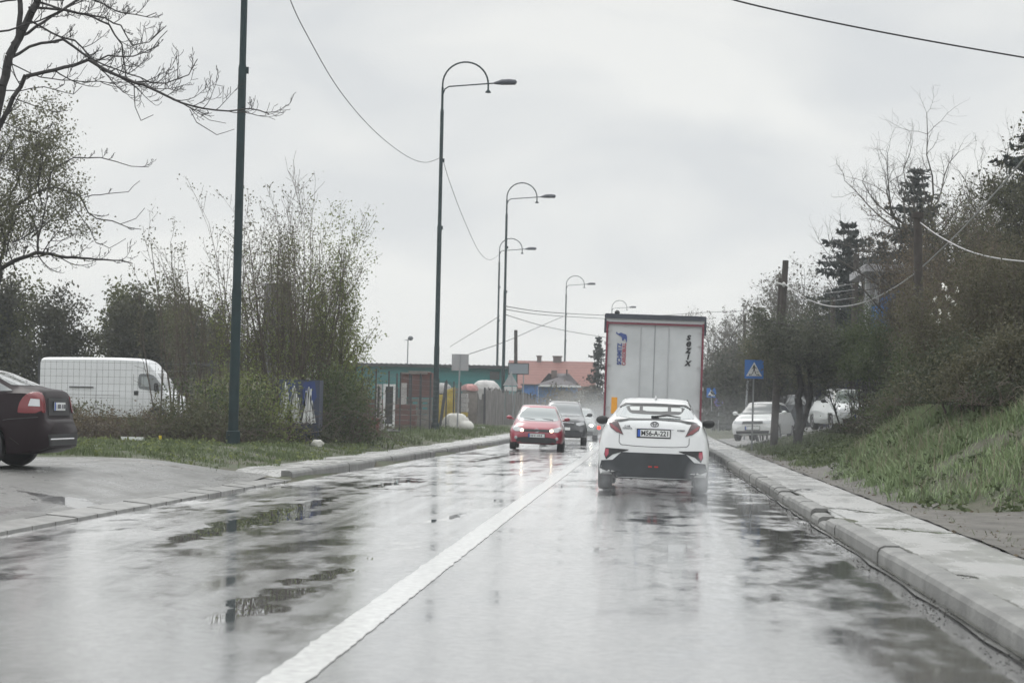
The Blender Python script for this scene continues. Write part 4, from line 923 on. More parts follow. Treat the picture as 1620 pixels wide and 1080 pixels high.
def thicket(seed, rx, ry, H, n, stems=60):
    """low tangled mass: arching canes plus leaf points"""
    R = random.Random(seed); rng = nr(seed); S = []
    for i in range(stems):
        p = Vector((R.uniform(-rx, rx), R.uniform(-ry, ry), 0)); d = Vector((R.gauss(0, .7), R.gauss(0, .5), 1)).normalized(); L = H * R.uniform(.6, 1.5); r = R.uniform(.006, .014)
        for k in range(7):
            q = p + d * L / 7; S.append((*p, *q, r, r * .85)); p = q; r *= .85; d = (d + rvec(R) * .25 - UP * .22).normalized()
    P = rng.normal(size=(n, 3)) * np.array([rx * .55, ry * .55, 0]); P[:, 2] = np.abs(rng.normal(size=n)) * H * .42
    f = np.exp(-(P[:, 0] / rx) ** 2) ; P[:, 2] *= .45 + .55 * f
    # clumping
    c = rng.uniform(-1, 1, (60, 3)) * np.array([rx, ry, H * .5]) + np.array([0, 0, H * .45]); i = rng.integers(0, 60, n // 2)
    P[:n // 2] = c[i] + rng.normal(size=(n // 2, 3)) * H * .11; P[:, 2] = np.maximum(P[:, 2], .02)
    return S, P
def bush_points(rng, T, per, s, n=None):
    P = spread(rng, T, per, s); P[:, 2] = np.maximum(P[:, 2], .02); return P if n is None else thin(rng, P, n)
def spruce(seed, H, W, dens=1.0):
    R = random.Random(seed); S = [(0, 0, -.3, 0, 0, H * .5, H * .014, H * .008), (0, 0, H * .5, 0, 0, H, H * .008, .01)]; P = []
    z = H * .10
    while z < H * .99:
        f = 1 - z / H; L = W * (f ** .8) * R.uniform(.7, 1.15) + .10; k = R.choice((4, 5, 6)); a0 = R.uniform(0, 6.28)
        for i in range(k):
            a = a0 + i * 6.283 / k + R.uniform(-.4, .4); Lb = L * R.uniform(.5, 1.25); p = Vector((0, 0, z + R.uniform(-.2, .2) * min(1, f * 3))); d = Vector((math.cos(a), math.sin(a), .22 if f < .3 else .0)).normalized(); n = max(4, int(Lb / .16))
            for j in range(n):
                t_ = j / n; q = p + d * Lb / n; S.append((*p, *q, .026 * (1 - t_) + .005, .026 * (1 - (j + 1) / n) + .005)); p = q
                d = (d + Vector((0, 0, -.09 + .20 * t_)) * (.9 if f > .2 else .3)).normalized(); wd = .20 * Lb * math.sin(min(1, t_ * 1.1 + .12) * math.pi) + .07
                for _ in range(int((5 + 10 * wd) * dens)):
                    side = R.uniform(-1, 1) * wd; P.append((p.x - math.sin(a) * side + R.gauss(0, .04), p.y + math.cos(a) * side + R.gauss(0, .04), p.z - abs(R.gauss(0, .07 + .12 * min(f * 2, 1))) + .05 - abs(side) * .3))
        z += .13 + H * .018 * R.uniform(.7, 1.5)
    return S, np.array(P)
def tx(px, Y): return D(px, 600, Y).x
def base(px, Y): x = tx(px, Y); return (x, Y, gzf(x, Y))
def hgt(px, py, Y): return D(px, py, Y).z - gzf(tx(px, Y), Y)
# ------------------------------------------------------------------ left: tree overhanging the road, limbs measured one by one
YT = 36.0
R = random.Random(77); S = []; T = []
o0 = D(-90, 705, YT); o0.z = gzf(o0.x, YT)
def limb(pts, r0, r1, dy=0.0, twig=1.0, seed=0, tw_len=.9, sub=True, tot=None):
    Rr = random.Random(seed); P = [D(px, py, YT) for px, py in pts]; n = len(P) - 1; acc = 0; P2 = []
    for i in range(n):
        a, b = P[i], P[i + 1]; kk = max(1, int((b - a).length / .16))
        for k in range(kk): P2.append(a.lerp(b, k / kk))
    P2.append(P[-1]); Y = 0.0; m_ = len(P2)
    for i in range(m_): Y = dy * (i / m_); P2[i] = P2[i] + Vector((Rr.gauss(0, .006), Y + Rr.gauss(0, .03), Rr.gauss(0, .008)))
    for i in range(m_ - 1):
        ra, rb = r0 + (r1 - r0) * i / m_, r0 + (r1 - r0) * (i + 1) / m_; S.append((*(P2[i] - o0), *(P2[i + 1] - o0), ra, rb))
        if sub and i > 2 and Rr.random() < 1.0 * twig:
            d = (P2[i + 1] - P2[i]).normalized(); sd_ = 1 if Rr.random() < .5 else -1
            dd = (d * 1.0 + Vector((Rr.gauss(0, .3), Rr.gauss(0, .8), sd_ * Rr.uniform(.3, 1.0)))).normalized()
            cf = dict(n=(6, 4, 3), wob=(.10, .14, .16), up=(.16, .20, .22), start=(.3, .2), kids=(1.0, .6), ang=((25, 60), (25, 60)), ratio=(.5, .5), taper=.4, rmin=.0045)
            q = []; grow(Rr, P2[i] - o0, dd, tw_len * Rr.uniform(.4, 1.2), max(.009, rb * .42), 0, cf, q, T); S.extend(q)
limb([(-90, 705), (-88, 560), (-70, 430), (-45, 330), (-15, 240), (0, 150), (15, 90), (28, 62), (50, 20), (75, -40), (95, -120)], .16, .05, 0, .0, 1, sub=False)
limb([(-60, 390), (-20, 240), (0, 197), (22, 155), (42, 120)], .065, .04, 0, .5, 2)
limb([(28, 60), (30, 20), (24, -60)], .055, .04, .2, .6, 3)
limb([(42, 120), (90, 113), (120, 105), (146, 98), (180, 118), (212, 133), (250, 147), (300, 172), (335, 181), (375, 186), (410, 184), (440, 191)], .038, .008, -1.0, .85, 4, .75)
limb([(146, 98), (172, 90), (215, 92), (248, 80), (272, 55)], .018, .006, -.4, .8, 5, .5)
limb([(12, 95), (45, 72), (95, 60), (125, 80), (150, 100), (190, 122), (250, 124), (285, 108), (298, 82)], .030, .006, .8, .9, 6, .6)
limb([(45, 12), (100, 14), (140, 22), (165, 35), (185, 65), (190, 115), (205, 133)], .026, .010, .5, .7, 7, .6)
limb([(60, 3), (110, 20), (160, 30), (200, 48), (220, 80), (248, 76), (275, 52)], .022, .006, -.7, .8, 8, .5)
limb([(50, 35), (90, 55), (112, 60), (140, 90), (185, 105), (220, 118)], .020, .010, 1.0, .9, 9, .6)
limb([(0, 50), (30, 45), (70, 37), (110, 20), (150, 5), (178, -20)], .020, .007, -.6, 1.0, 10, .6)
limb([(15, 100), (60, 120), (120, 124), (190, 122)], .012, .007, .7, .6, 11, .4)
limb([(0, 143), (30, 142), (65, 136), (110, 146), (122, 132)], .012, .005, .3, .6, 12, .4)
limb([(20, 155), (60, 170), (90, 180), (112, 178)], .010, .005, -.3, .5, 13, .3)
limb([(0, 190), (20, 200), (50, 208), (72, 190)], .010, .005, .6, .6, 14, .3)
limb([(212, 133), (212, 170), (222, 190), (240, 180)], .010, .005, .2, .3, 15, .2)
limb([(300, 172), (312, 195), (345, 215), (375, 208)], .009, .004, -.2, .4, 16, .2)
limb([(260, 150), (300, 170), (330, 190), (352, 192)], .010, .004, .3, .8, 17, .25)
limb([(75, -30), (130, -10), (190, 18), (225, 20), (240, 14)], .022, .006, .4, 1.0, 18, .5)
limb([(20, 70), (60, 30), (105, -10), (120, -60)], .03, .02, .9, .8, 19, .6)
limb([(0, 4), (60, 4), (120, 15)], .02, .008, -.9, .9, 20, .5)
tr = thing('bare_tree', 'bare dark tree at the top left whose long limb reaches across the near lamp post', 'tree', o0)
S = np.array(S); big = S[:, 6] > .03
link('trunk', seg_mesh('trunk', S[big], M_bark_d, 8), tr); link('branches', seg_mesh('branches', S[~big], M_bark_d, 4), tr)
# second tree: leafy crown at the left edge with bare shoots
YT = 44.0; S = []; T = []; o0 = D(-30, 690, YT); o0.z = gzf(o0.x, YT); S0 = []
limb([(-30, 690), (-26, 560), (-10, 470), (0, 425)], .13, .085, 0, 0, 30, sub=False)
limb([(0, 425), (25, 412), (60, 400), (110, 408), (160, 412), (200, 416), (215, 418)], .055, .008, -.5, .8, 31, .7)
limb([(60, 400), (55, 365), (45, 345), (30, 325)], .03, .012, .5, .6, 32, .6)
limb([(0, 420), (30, 328), (55, 312), (78, 303), (95, 300), (135, 312), (150, 340), (165, 350), (190, 354), (215, 364), (238, 368)], .040, .006, -.8, .35, 33, .35)
limb([(78, 303), (81, 275), (90, 265), (120, 251), (165, 252), (190, 258), (215, 268), (244, 268)], .020, .006, -.5, .35, 34, .3)
limb([(135, 312), (170, 306), (200, 302), (216, 284)], .012, .005, .3, .4, 35, .25)
limb([(97, 302), (120, 333), (140, 360), (148, 382), (170, 392), (195, 378)], .014, .005, .2, .4, 36, .3)
limb([(190, 354), (215, 345), (228, 328)], .009, .005, .1, .3, 37, .2)
limb([(97, 300), (108, 285), (116, 268)], .009, .005, .1, .3, 38, .2)
limb([(0, 425), (-15, 350), (-20, 280), (0, 235)], .05, .02, .3, .8, 39, .9)
limb([(-15, 350), (20, 290), (30, 250), (28, 222)], .03, .01, .6, .9, 40, .9)
S0 = list(S); Sb, Tb = [], []
Rq = random.Random(41)
for i in range(26):
    c0 = D(Rq.uniform(-70, 75), Rq.uniform(230, 430), YT + Rq.uniform(-2, 2.5)) - o0; q, tt = [], []
    grow(Rq, c0, (Rq.gauss(0, .6), Rq.gauss(0, .6), .7), 1.5, .018, 0, dict(n=(5, 4, 3), wob=(.15, .2, .2), up=(.06, .05, .05), start=(.2, .2), kids=(1.8, 1.4), ang=((25, 65), (25, 65)), ratio=(.6, .5), taper=.3), q, tt); Sb += q; Tb += tt
rng = nr(42)
plant('leafing_tree', 'tree just coming into leaf at the left edge with bare shoots reaching right', 'tree', o0, S0 + Sb, bush_points(rng, Tb, 8, .13, 17000), M_leaf_dull, .038, M_bark_d, seed=43)
# ------------------------------------------------------------------ left: dark trees behind the van
rng = nr(50)
DENSE = dict(n=(6, 5, 4), wob=(.08, .18, .22), up=(.05, .06, .04), start=(.15, .15), kids=(2.6, 2.2), ang=((30, 80), (25, 75)), ratio=(.50, .5), taper=.3)
protos = []
for i, (sd_, H, lm) in enumerate(((51, 7.5, LM('olive_leaf', (.045, .054, .022), (.13, .14, .052))), (52, 8.0, LM('deep_leaf', (.030, .033, .021), (.085, .084, .050))), (53, 7.0, LM('drab_leaf', (.045, .044, .030), (.11, .105, .070))))):
    S_, T_ = tree_wood(sd_, H, .11, DENSE, fork=3, low=.1); T_ = np.array(T_)
    L_ = bush_points(rng, T_, 7, .28, 14000)
    low_ = rng.normal(size=(3500, 3)) * np.array([1.5, 1.3, .9]) + np.array([0, 0, 1.2]); low_ = low_[low_[:, 2] > .05]
    protos.append((S_, np.concatenate([L_, low_]), lm))
spec = [(10, 420, 88, 0, 'mossy green dense tree farthest left behind the van'), (90, 445, 84, 1, 'dark dense tree rising behind the roof of the white van'),
        (165, 415, 92, 0, 'broad olive green tree behind the middle of the white van'), (230, 450, 86, 1, 'dark rounded tree above the nose of the white van'),
        (300, 455, 98, 2, 'dull grey green tree behind the cream walled shed'), (350, 480, 100, 1, 'dark tree directly behind the near lamp post'), (-50, 400, 86, 1, 'dark tree cut by the left edge behind the brown saloon'),
        (430, 500, 102, 2, 'low dull tree behind the grey upright slab')]
first = {}
for px, py, Y, k, lab in spec:
    b_ = base(px, Y); H = hgt(px, py, Y); s_ = H / (7.5, 8.0, 7.0)[k]
    if k not in first:
        first[k] = plant('dense_tree', lab, 'tree', b_, protos[k][0], protos[k][1], protos[k][2], .11, M_bark_d, 'dense trees behind the van', seed=60 + k); first[k].scale = (s_ * 1.05, s_, s_)
    else: copy_plant(first[k], lab, b_, k * 2 + px * .01, s_ * 1.05, s_)
# thin pole-like saplings left of the lamp post
SAP = dict(n=(8, 4, 3), wob=(.035, .1, .15), up=(.03, .15, .1), start=(.35, .2), kids=(1.3, .9), ang=((15, 45), (20, 50)), ratio=(.3, .4), taper=.25, rmin=.005)
for i, (px, py, Y, lab) in enumerate(((285, 395, 62, 'cluster of thin bare saplings standing right of the white van'), (318, 372, 60, 'thin bare saplings halfway between the van and the near lamp post'), (345, 395, 57, 'spindly saplings touching the near lamp post on its left side'), (392, 300, 58, 'tall thin saplings rising directly behind the near lamp post'))):
    S_, T_ = [], []; Rr = random.Random(90 + i); H = hgt(px, py, Y)
    for k in range(7):
        grow(Rr, (Rr.uniform(-.9, .9), Rr.uniform(-.6, .6), -.2), (Rr.gauss(0, .12), Rr.gauss(0, .12), 1), H * Rr.uniform(.6, 1.0), Rr.uniform(.018, .04), 0, SAP, S_, T_)
    plant('sapling_clump', lab, 'sapling', base(px, Y), S_, bush_points(nr(i), T_, 2, .10, 1300), M_leaf_dull, .045, M_twig, 'thin saplings along the wire fence', seed=i)
# the tall shrubs between the lamp post and the teal building
for i, (px, py, Y, sp_, st, lm, nl, ls, lab) in enumerate((
        (452, 292, 56, .25, 17, M_leaf_dull, 5600, .040, 'tallest fan shaped shrub with long upright bare shoots right of the near lamp post'),
        (515, 362, 58, .27, 16, M_leaf_spring, 13500, .040, 'spreading shrub with fresh green leaves arching towards the teal building'),
        (402, 440, 55.5, .25, 9, M_leaf_spring, 4000, .04, 'half grown shrub wrapped round the foot of the near lamp post'),
        (492, 450, 60, .25, 9, M_leaf_spring, 7500, .04, 'middle shrub standing behind the painted cabinet'),
        (540, 510, 62, .22, 9, M_leaf_spring, 6000, .05, 'small twiggy shrub at the fence corner before the teal window'))):
    H = hgt(px, py, Y); S_, T_ = shrub_wood(110 + i, H, sp_, st, .7, .034 if i < 2 else .022, 1.35)
    T_ = np.array(T_); 
    wt = rng.random(len(T_)) < np.clip(1.25 - T_[:, 2] / H * (1.0 if i != 1 else .45), .08, 1)
    plant('tall_shrub', lab, 'shrub', base(px, Y), S_, bush_points(nr(i + 5), T_[wt], 5, .12, nl), lm, ls, M_twig, 'tall shrubs along the wire fence', seed=i)
# brambles and undergrowth along the fence
for i, (px, Y, rx, H, lm, tw, n, lab) in enumerate((
        (150, 50, 1.6, .72, M_leaf_brown, 110, 2600, 'brown bramble tangle in front of the rear of the van'), (225, 49, 1.6, .72, M_leaf_brown, 120, 2600, 'brown bramble tangle below the van door'),
        (305, 48, 1.4, 1.0, M_leaf_dull, 100, 4500, 'dark bramble heap left of the near lamp post'), (345, 49, 1.2, 1.5, M_leaf_mid, 80, 5000, 'green undergrowth at the left foot of the near lamp post'),
        (398, 50, 1.1, 1.8, M_leaf_spring, 70, 6000, 'yellow green bush at the right foot of the near lamp post'), (465, 51.5, 1.1, .55, M_leaf_dark, 70, 5000, 'dark undergrowth beneath the painted cabinet'),
        (535, 54.5, .9, 2.0, M_leaf_mid, 100, 8000, 'tall leafy undergrowth right of the painted cabinet'), (548, 56, .6, 1.4, M_leaf_dull, 60, 4000, 'thin grey green undergrowth at the fence corner'), (100, 52, 1.3, .9, M_leaf_dull, 80, 2500, 'bramble tangle behind the boot of the brown saloon'))):
    S_, P_ = thicket(130 + i, rx, .8, H, n, tw * 2); plant('undergrowth', lab, 'bush', base(px, Y), S_, P_, lm, .045, M_twig, 'undergrowth along the wire fence', seed=i, k=3, crown='leaves', wood='canes')
# ------------------------------------------------------------------ far trees around the road's vanishing point
S_, T_ = tree_wood(201, 7, .10); a_ = plant('bare_tree', 'small bare tree behind the roof of the teal building', 'tree', base(712, 190), S_, None, group='far bare trees'); a_.scale = (1.0,) * 3
copy_plant(a_, 'faint bare tree behind the square sign over the teal roof', base(762, 200), 2.1, .8)
S_, P_ = spruce(202, 9.5, 2.2, .7); spr = plant('spruce_tree', 'dark spruce just left of the lorry trailer', 'tree', base(946, 150), S_, P_, M_needle, .17, M_bark_d, 'spruce trees', seed=3, crown='crown'); s_ = hgt(946, 528, 150) / 9.5; spr.scale = (s_, s_, s_)
for px, py, Y, rx, lm, lab in ((880, 618, 148, 2.4, M_leaf_brown, 'reddish brown bare bush in front of the blue wall'), (925, 612, 146, 2.6, M_leaf_grey, 'grey leafless bush left of the lorry'), (945, 640, 118, 1.2, M_leaf_grey, 'low grey bush beside the lorry wheels'), (902, 632, 135, 2.0, M_leaf_brown, 'low brown bush above the dark SUV')):
    H = hgt(px, py, Y); S_, P_ = thicket(int(px), rx, 1.2, H, 3500, 150); plant('bare_bush', lab, 'bush', base(px, Y), S_, P_, lm, .10, M_twig, 'bare bushes past the oncoming cars', k=3, crown='leaves', wood='canes')
# ------------------------------------------------------------------ right side
RB = dict(BARE); bares = []
for i in range(3):
    cfg = dict(BARE); cfg['kids'] = (2.4, 1.9, 1.7); S_, T_ = tree_wood(220 + i, 9, .12, cfg, fork=2); bares.append((S_, T_))
firstb = {}
for px, py, Y, k, lab in ((1128, 478, 150, 0, 'hazy bare tree just right of the lorry trailer'), (1165, 462, 138, 1, 'bare tree standing above the far blue crossing sign'), (1205, 440, 124, 2, 'bare tree behind the leaning two piece pole'),
        (1262, 385, 104, 0, 'tall bare tree between the leaning pole and the first spruce'), (1300, 392, 100, 1, 'bare tree overlapping the first spruce'), (1225, 415, 112, 1, 'bare tree whose crown shows left of the leaning pole'), (1385, 335, 96, 2, 'bare tree between the two spruces')):
    b_ = base(px, Y); s_ = hgt(px, py, Y) / 9.0
    if k not in firstb:
        firstb[k] = plant('bare_tree', lab, 'tree', b_, bares[k][0], thin(nr(k), bush_points(nr(k), bares[k][1], 1, .08), 2600), M_leaf_grey, .075, M_twig_g, 'bare trees on the right', seed=k); firstb[k].scale = (s_,) * 3
    else: copy_plant(firstb[k], lab, b_, px * .7, s_)
# dark hedge masses far right of the lorry
for i, (px, py, Y, rx, lab) in enumerate(((1130, 575, 165, 3.2, 'dark hazy evergreen bush right of the lorry trailer'), (1165, 560, 140, 3.2, 'dark evergreen bush behind the far crossing sign'), (1205, 555, 118, 2.8, 'dark evergreen bush behind the near crossing sign'),
        (1252, 570, 112, 2.6, 'dark bush behind the roof of the white hatchback'), (1292, 560, 100, 2.6, 'dark bush behind the parked saloon'), (1340, 520, 98, 3.0, 'dark bush behind the parked silvery car'))):
    H = hgt(px, py, Y); S_, T_ = shrub_wood(240 + i, H, .6, 14, 1.6, .04, 1.8); plant('evergreen_bush', lab, 'bush', base(px, Y), S_, np.concatenate([bush_points(nr(i), T_, 6, .34, 7500), np.abs(nr(i).normal(size=(2500, 3))) * np.array([.1, .1, H * .28]) + nr(i + 9).normal(size=(2500, 3)) * np.array([rx * .5, .9, .0])]), LM('hazy_leaf', (.032, .037, .028), (.085, .09, .062)), .13, M_bark_d, 'evergreen bushes on the right', seed=i)
S_, P_ = spruce(262, 11, 5.6, .95)
b1 = plant('spruce_tree', 'shorter spruce with a notched top left of the dark square post', 'tree', base(1338, 92), S_, P_, M_needle, .12, M_bark_d, 'spruce trees', seed=4, asp=2.6); s_ = hgt(1338, 348, 92) / 11; b1.scale = (s_, s_, s_)
S_, P_ = spruce(263, 12, 5.0, .95)
b2 = plant('spruce_tree', 'tallest spruce with a thin spire behind the dark straight pole', 'tree', base(1447, 82), S_, P_, M_needle, .115, M_bark_d, 'spruce trees', seed=5, asp=2.6); s_ = hgt(1447, 262, 82) / 12; b2.scale = (s_, s_, s_)
copy_plant(b2, 'spruce filling the gap between the two pointed spruces', base(1393, 90), 1.1, hgt(1393, 378, 90) / 12)
copy_plant(b1, 'dark evergreen at the right edge above the thicket', base(1625, 62), .4, hgt(1625, 205, 62) / 11)
# big bare tree over the bank
cfg = dict(BARE); cfg['wob'] = (.10, .20, .24, .26); cfg['kids'] = (2.6, 2.0, 1.6)
S_, T_ = tree_wood(271, 11, .17, cfg, (-.10, 0), 3); bt = plant('bare_tree', 'large crooked bare tree spreading above the bank at the right', 'tree', base(1565, 58), S_, None, bark=M_twig_g, group='bare trees on the bank'); s_ = hgt(1565, 195, 58) / 10.5; bt.scale = (s_,) * 3
copy_plant(bt, 'crooked bare tree leaning left beside the straight dark pole', base(1500, 64), 2.0, hgt(1500, 215, 64) / 11)
for i, (px, py, Y, lab) in enumerate(((1600, 232, 54, 'tall ivy clad tree at the right edge behind the thicket'), (1545, 330, 56, 'broad olive tree between the large bare tree and the thicket'))):
    S_, T_ = tree_wood(290 + i, 8, .12, DENSE, fork=3, low=.1); H = hgt(px, py, Y) / 7.6; o = plant('ivy_tree', lab, 'tree', base(px, Y), S_, bush_points(nr(i), T_, 9, .26, 22000), LM('ivy_olive_leaf', (.035, .040, .024), (.11, .11, .065)), .05, M_bark_d, 'trees above the bank', seed=i); o.scale = (H, H, H)
# pale brown shrubs in bud behind the straight pole
for i, (px, py, Y, sp_, lm, lab) in enumerate(((1520, 335, 57, .45, M_leaf_brown, 'large pale brown shrub in bud right of the straight dark pole'), (1440, 430, 73, .26, M_leaf_brown, 'pale brown shrub in bud left of the straight dark pole'), (1592, 300, 52, .5, M_leaf_dull, 'olive brown tall shrub at the right edge'), (1555, 380, 50, .5, M_leaf_brown, 'brown shrub between the pole and the picture edge'))):
    H = hgt(px, py, Y); S_, T_ = shrub_wood(280 + i, H, sp_, 22, .9, .035, 2.2); plant('budding_shrub', lab, 'shrub', base(px, Y), S_, bush_points(nr(i), T_, 8, .12, 18000), lm, .034, M_twig, 'budding shrubs on the bank', seed=i)
# dark thicket on top of the bank
for i, (px, py, Y, sp_, lm, lab) in enumerate(((1518, 530, 42, .42, M_leaf_mid, 'dark green bush on the bank below the straight pole'), (1560, 440, 40, .5, M_leaf_olive, 'very dark bush filling the middle of the right bank'), (1615, 400, 38, .5, M_leaf_olive, 'dark ivy covered bush cut by the right edge'), (1612, 590, 31.5, .45, M_leaf_olive, 'low dark thicket at the right end of the bank'), (1478, 590, 45, .35, M_leaf_mid, 'green bush at the left end of the bank'), (1560, 610, 34, .5, M_leaf_dark, 'low thicket along the crest of the bank'))):
    H = max(.9, hgt(px, py, Y)); S_, T_ = shrub_wood(300 + i, H, sp_, 20, .7, .024, 2.0); L_ = np.concatenate([bush_points(nr(i), T_, 12, .2, 30000), nr(i).normal(size=(9000, 3)) * np.array([.65, .6, H * .26]) + np.array([0, 0, H * .32])]); L_ = L_[L_[:, 2] > 0]
    plant('thicket_bush', lab, 'bush', base(px, Y), S_, L_, lm, .030, M_twig, 'thicket on top of the bank', seed=i)
# white blossom high in the thicket
mg = base(1505, 47.5); S_, T_ = shrub_wood(320, hgt(1505, 455, 47.5), .35, 7, .5, .02, 1.2); Pb = [D(1505 + 45 * (random.Random(i).random() - .5) * 1.6, 500 + 50 * (random.Random(i + 50).random() - .5) * 2, 46.8 + random.Random(i + 9).random()) - Vector(mg) for i in range(17)]
rt = plant('magnolia_shrub', 'thin shrub with scattered white blossoms in front of the dark thicket', 'shrub', mg, S_, None, bark=M_twig, seed=3)
link('blossoms', leaf_mesh('blossoms', spread(nr(8), [tuple(p) for p in Pb], 7, .035), .07, pm('white_blossom', (.75, .74, .70), .6), nr(9), asp=1.2), rt)
# small forked tree and green bushes before the parked cars
YT = 63.0; S = []; T = []; o0 = D(1262, 700, YT); o0.z = gzf(o0.x, YT)
limb([(1262, 708), (1262, 680), (1266, 655), (1262, 630), (1268, 612), (1264, 590), (1262, 560)], .15, .07, 0, 0, 50, sub=False)
limb([(1262, 700), (1265, 685), (1276, 655), (1283, 625), (1284, 600), (1280, 570), (1290, 545)], .11, .05, .5, 0, 51, sub=False)
Rq = random.Random(52); Sb, Tb = [], []
for i in range(30):
    c0 = D(Rq.choice((1262, 1284, 1270)) + Rq.uniform(-15, 15), Rq.uniform(515, 605), YT + Rq.uniform(-.8, 1.2)) - o0; q, tt = [], []
    grow(Rq, c0, (Rq.gauss(0, 1.0), Rq.gauss(0, .7), .35), 1.15, .02, 0, dict(n=(5, 4, 3), wob=(.15, .2, .2), up=(.0, -.05, -.08), start=(.2, .2), kids=(1.8, 1.4), ang=((25, 65), (25, 65)), ratio=(.6, .5), taper=.3), q, tt); Sb += q; Tb += tt
plant('forked_tree', 'small forked tree with a drooping grey green crown before the parked saloon', 'tree', o0, list(S) + Sb, bush_points(nr(53), Tb, 5, .16, 12000), LM('willow_leaf', (.055, .062, .042), (.12, .13, .09)), .05, M_bark_d, seed=54)
for i, (px, py, Y, sp_, lm, lab) in enumerate(((1218, 520, 77, .30, M_leaf_dull, 'grey green bush wrapped round the leaning two piece pole'), (1358, 492, 63, .36, M_leaf_mid, 'green leafy bush hanging over the silvery parked car'), (1400, 530, 60, .40, M_leaf_mid, 'dense green bush right of the dark square post'), (1305, 520, 76, .38, M_leaf_dull, 'dull green bush between the forked tree and the square post'), (1432, 560, 57, .22, M_leaf_dark, 'dark bush beside the foot of the straight pole'))):
    H = hgt(px, py, Y); S_, T_ = shrub_wood(330 + i, H, sp_, 12, .5, .03, 2.2); T_ = np.array(T_); T_ = T_[T_[:, 2] > H * (.62, .66, .60, .45, .25)[i]]
    plant('leafy_bush', lab, 'bush', base(px, Y), S_, bush_points(nr(i), T_, 10, .17, 16000), lm, .040, M_bark_d, 'leafy bushes before the parked cars', seed=i)
for i, (px, Y, H, lab) in enumerate(((1415, 57, .8, 'dark twiggy undergrowth right of the silvery parked car'), (1440, 55, 1.2, 'dark undergrowth at the foot of the straight pole'), (1392, 58, .25, 'low dark undergrowth by the wheels of the silvery car'), (1462, 50, 1.3, 'undergrowth where the bank begins'))):
    S_, P_ = thicket(350 + i, 1.2, .7, H, 5000, 130); plant('undergrowth', lab, 'bush', base(px, Y), S_, P_, M_leaf_dark, .045, M_twig, 'undergrowth before the parked cars', seed=i, k=3, crown='leaves', wood='canes')
# ------------------------------------------------------------------ grass
def blades(name, pts, h, wd, m, rng, lean=.5, kind='stuff'):
    n = len(pts); P = np.asarray(pts, float); H = h * rng.uniform(.5, 1.4, (n, 1)) * (.45 + .95 * clump(P[:, 0:1] * .8, P[:, 1:2] * .8)); a = rng.uniform(0, 2 * np.pi, n); u = np.stack([np.cos(a), np.sin(a), 0 * a], -1); b = rng.uniform(0, 2 * np.pi, n); l = np.stack([np.cos(b), np.sin(b), 0 * b], -1) * lean * H * rng.uniform(.2, 1.2, (n, 1))
    up = np.array([[0, 0, 1.]]); M_ = P + l * .35 + up * H * .6; Tt = P + l + up * H * rng.uniform(.75, 1, (n, 1)); w2 = u * wd * .5
    V = np.stack([P - w2, P + w2, M_ + w2 * .8, M_ - w2 * .8, Tt + w2 * .15, Tt - w2 * .15], 1).reshape(-1, 3); i = (np.arange(n) * 6)[:, None]
    F = np.concatenate([i + [0, 1, 2, 3], i + [3, 2, 4, 5]]); return tag(link(name, np_mesh(name, V, F, m)), kind=kind)
def scatter(rng, n, x0, x1, y0, y1, keep):
    X = rng.uniform(x0, x1, n); Y = rng.uniform(y0, y1, n); k = keep(X, Y) > rng.random(n); X, Y = X[k], Y[k]; return np.stack([X, Y, gz(X, Y) - .01], -1)
def clump(X, Y, s=1.0): return np.clip(.48 + .55 * (np.sin(X * 2.1 * s + 1.3 * np.sin(Y * 1.1 * s)) * np.cos(Y * 1.7 * s + X * .6) + .5 * np.sin(X * 5.3 * s + Y * 3.1 * s)), .05, 1)
M_grass = pm('meadow_grass', (.052, .082, .026), .55, c2=(.15, .185, .075), vscale=.7, island=.5, spec=.4)
M_grass_b = pm('pale_tall_grass', (.085, .135, .055), .5, c2=(.29, .365, .175), vscale=.8, island=.38, spec=.5)
M_grass_d = pm('dry_stalks', (.16, .14, .09), .6, c2=(.28, .25, .18), vscale=.6, island=.5)
rng = nr(400)
def bankm(X, Y):
    dr = X - KR(Y); return ss(1.4, 1.9, dr - 2.6 * (1 - ss(24, 27.5, Y)) + .2 * np.sin(Y * 3)) * (np.abs(Y - path_c(X)) > 1.3) * clump(X, Y, 1.4)
Pn = scatter(rng, 150000, 3.3, 8.2, 24.5, 42, bankm)
tag(blades('grass', Pn, .20, .011, M_grass_b, rng, .8), 'long pale green grass covering the steep bank on the right', 'grass')
Pn = scatter(rng, 9000, 3.8, 8.5, 26, 42, bankm)
tag(blades('grass_stalks', Pn, .34, .010, M_grass_d, rng, .5), 'dry straw coloured stalks among the grass on the bank', 'grass')
Pn = scatter(rng, 70000, 3.3, 13, 41, 72, lambda X, Y: ss(1.3, 1.6, X - KR(Y) + .2 * np.sin(Y)) * (np.abs(Y - path_c(X)) > 1.2) * clump(X, Y))
tag(blades('verge_grass', Pn, .13, .016, M_grass, rng, .7), 'short green grass on the mound below the parked cars', 'grass')
def left_keep(X, Y):
    return (KL(Y) - X > 1.15 + .25 * np.sin(Y * 1.3) + .12 * np.sin(Y * 4)) * ((Y > 34.2) | (X < -10 - (Y - 34.2) * -2)) * ((Y > 32.6 + .3 * np.sin(X * 2)) | (X > 0)) * clump(X, Y)
Pn = scatter(rng, 110000, -20, -6.2, 32.5, 52, left_keep)
tag(blades('verge_grass', Pn, .095, .012, M_grass, rng, .7), 'green grass strip between the pavement and the wire fence', 'grass')
Pn = scatter(rng, 45000, -13, -5.2, 52, 110, lambda X, Y: (KL(Y) - X > 1.45 + .2 * np.sin(Y)) * clump(X, Y) * (1 - ss(-9.6, -11.5, X) * 0))
tag(blades('verge_grass', Pn, .16, .022, M_grass, rng, .7), 'grass verge around the second lamp post and the white sack', 'grass')

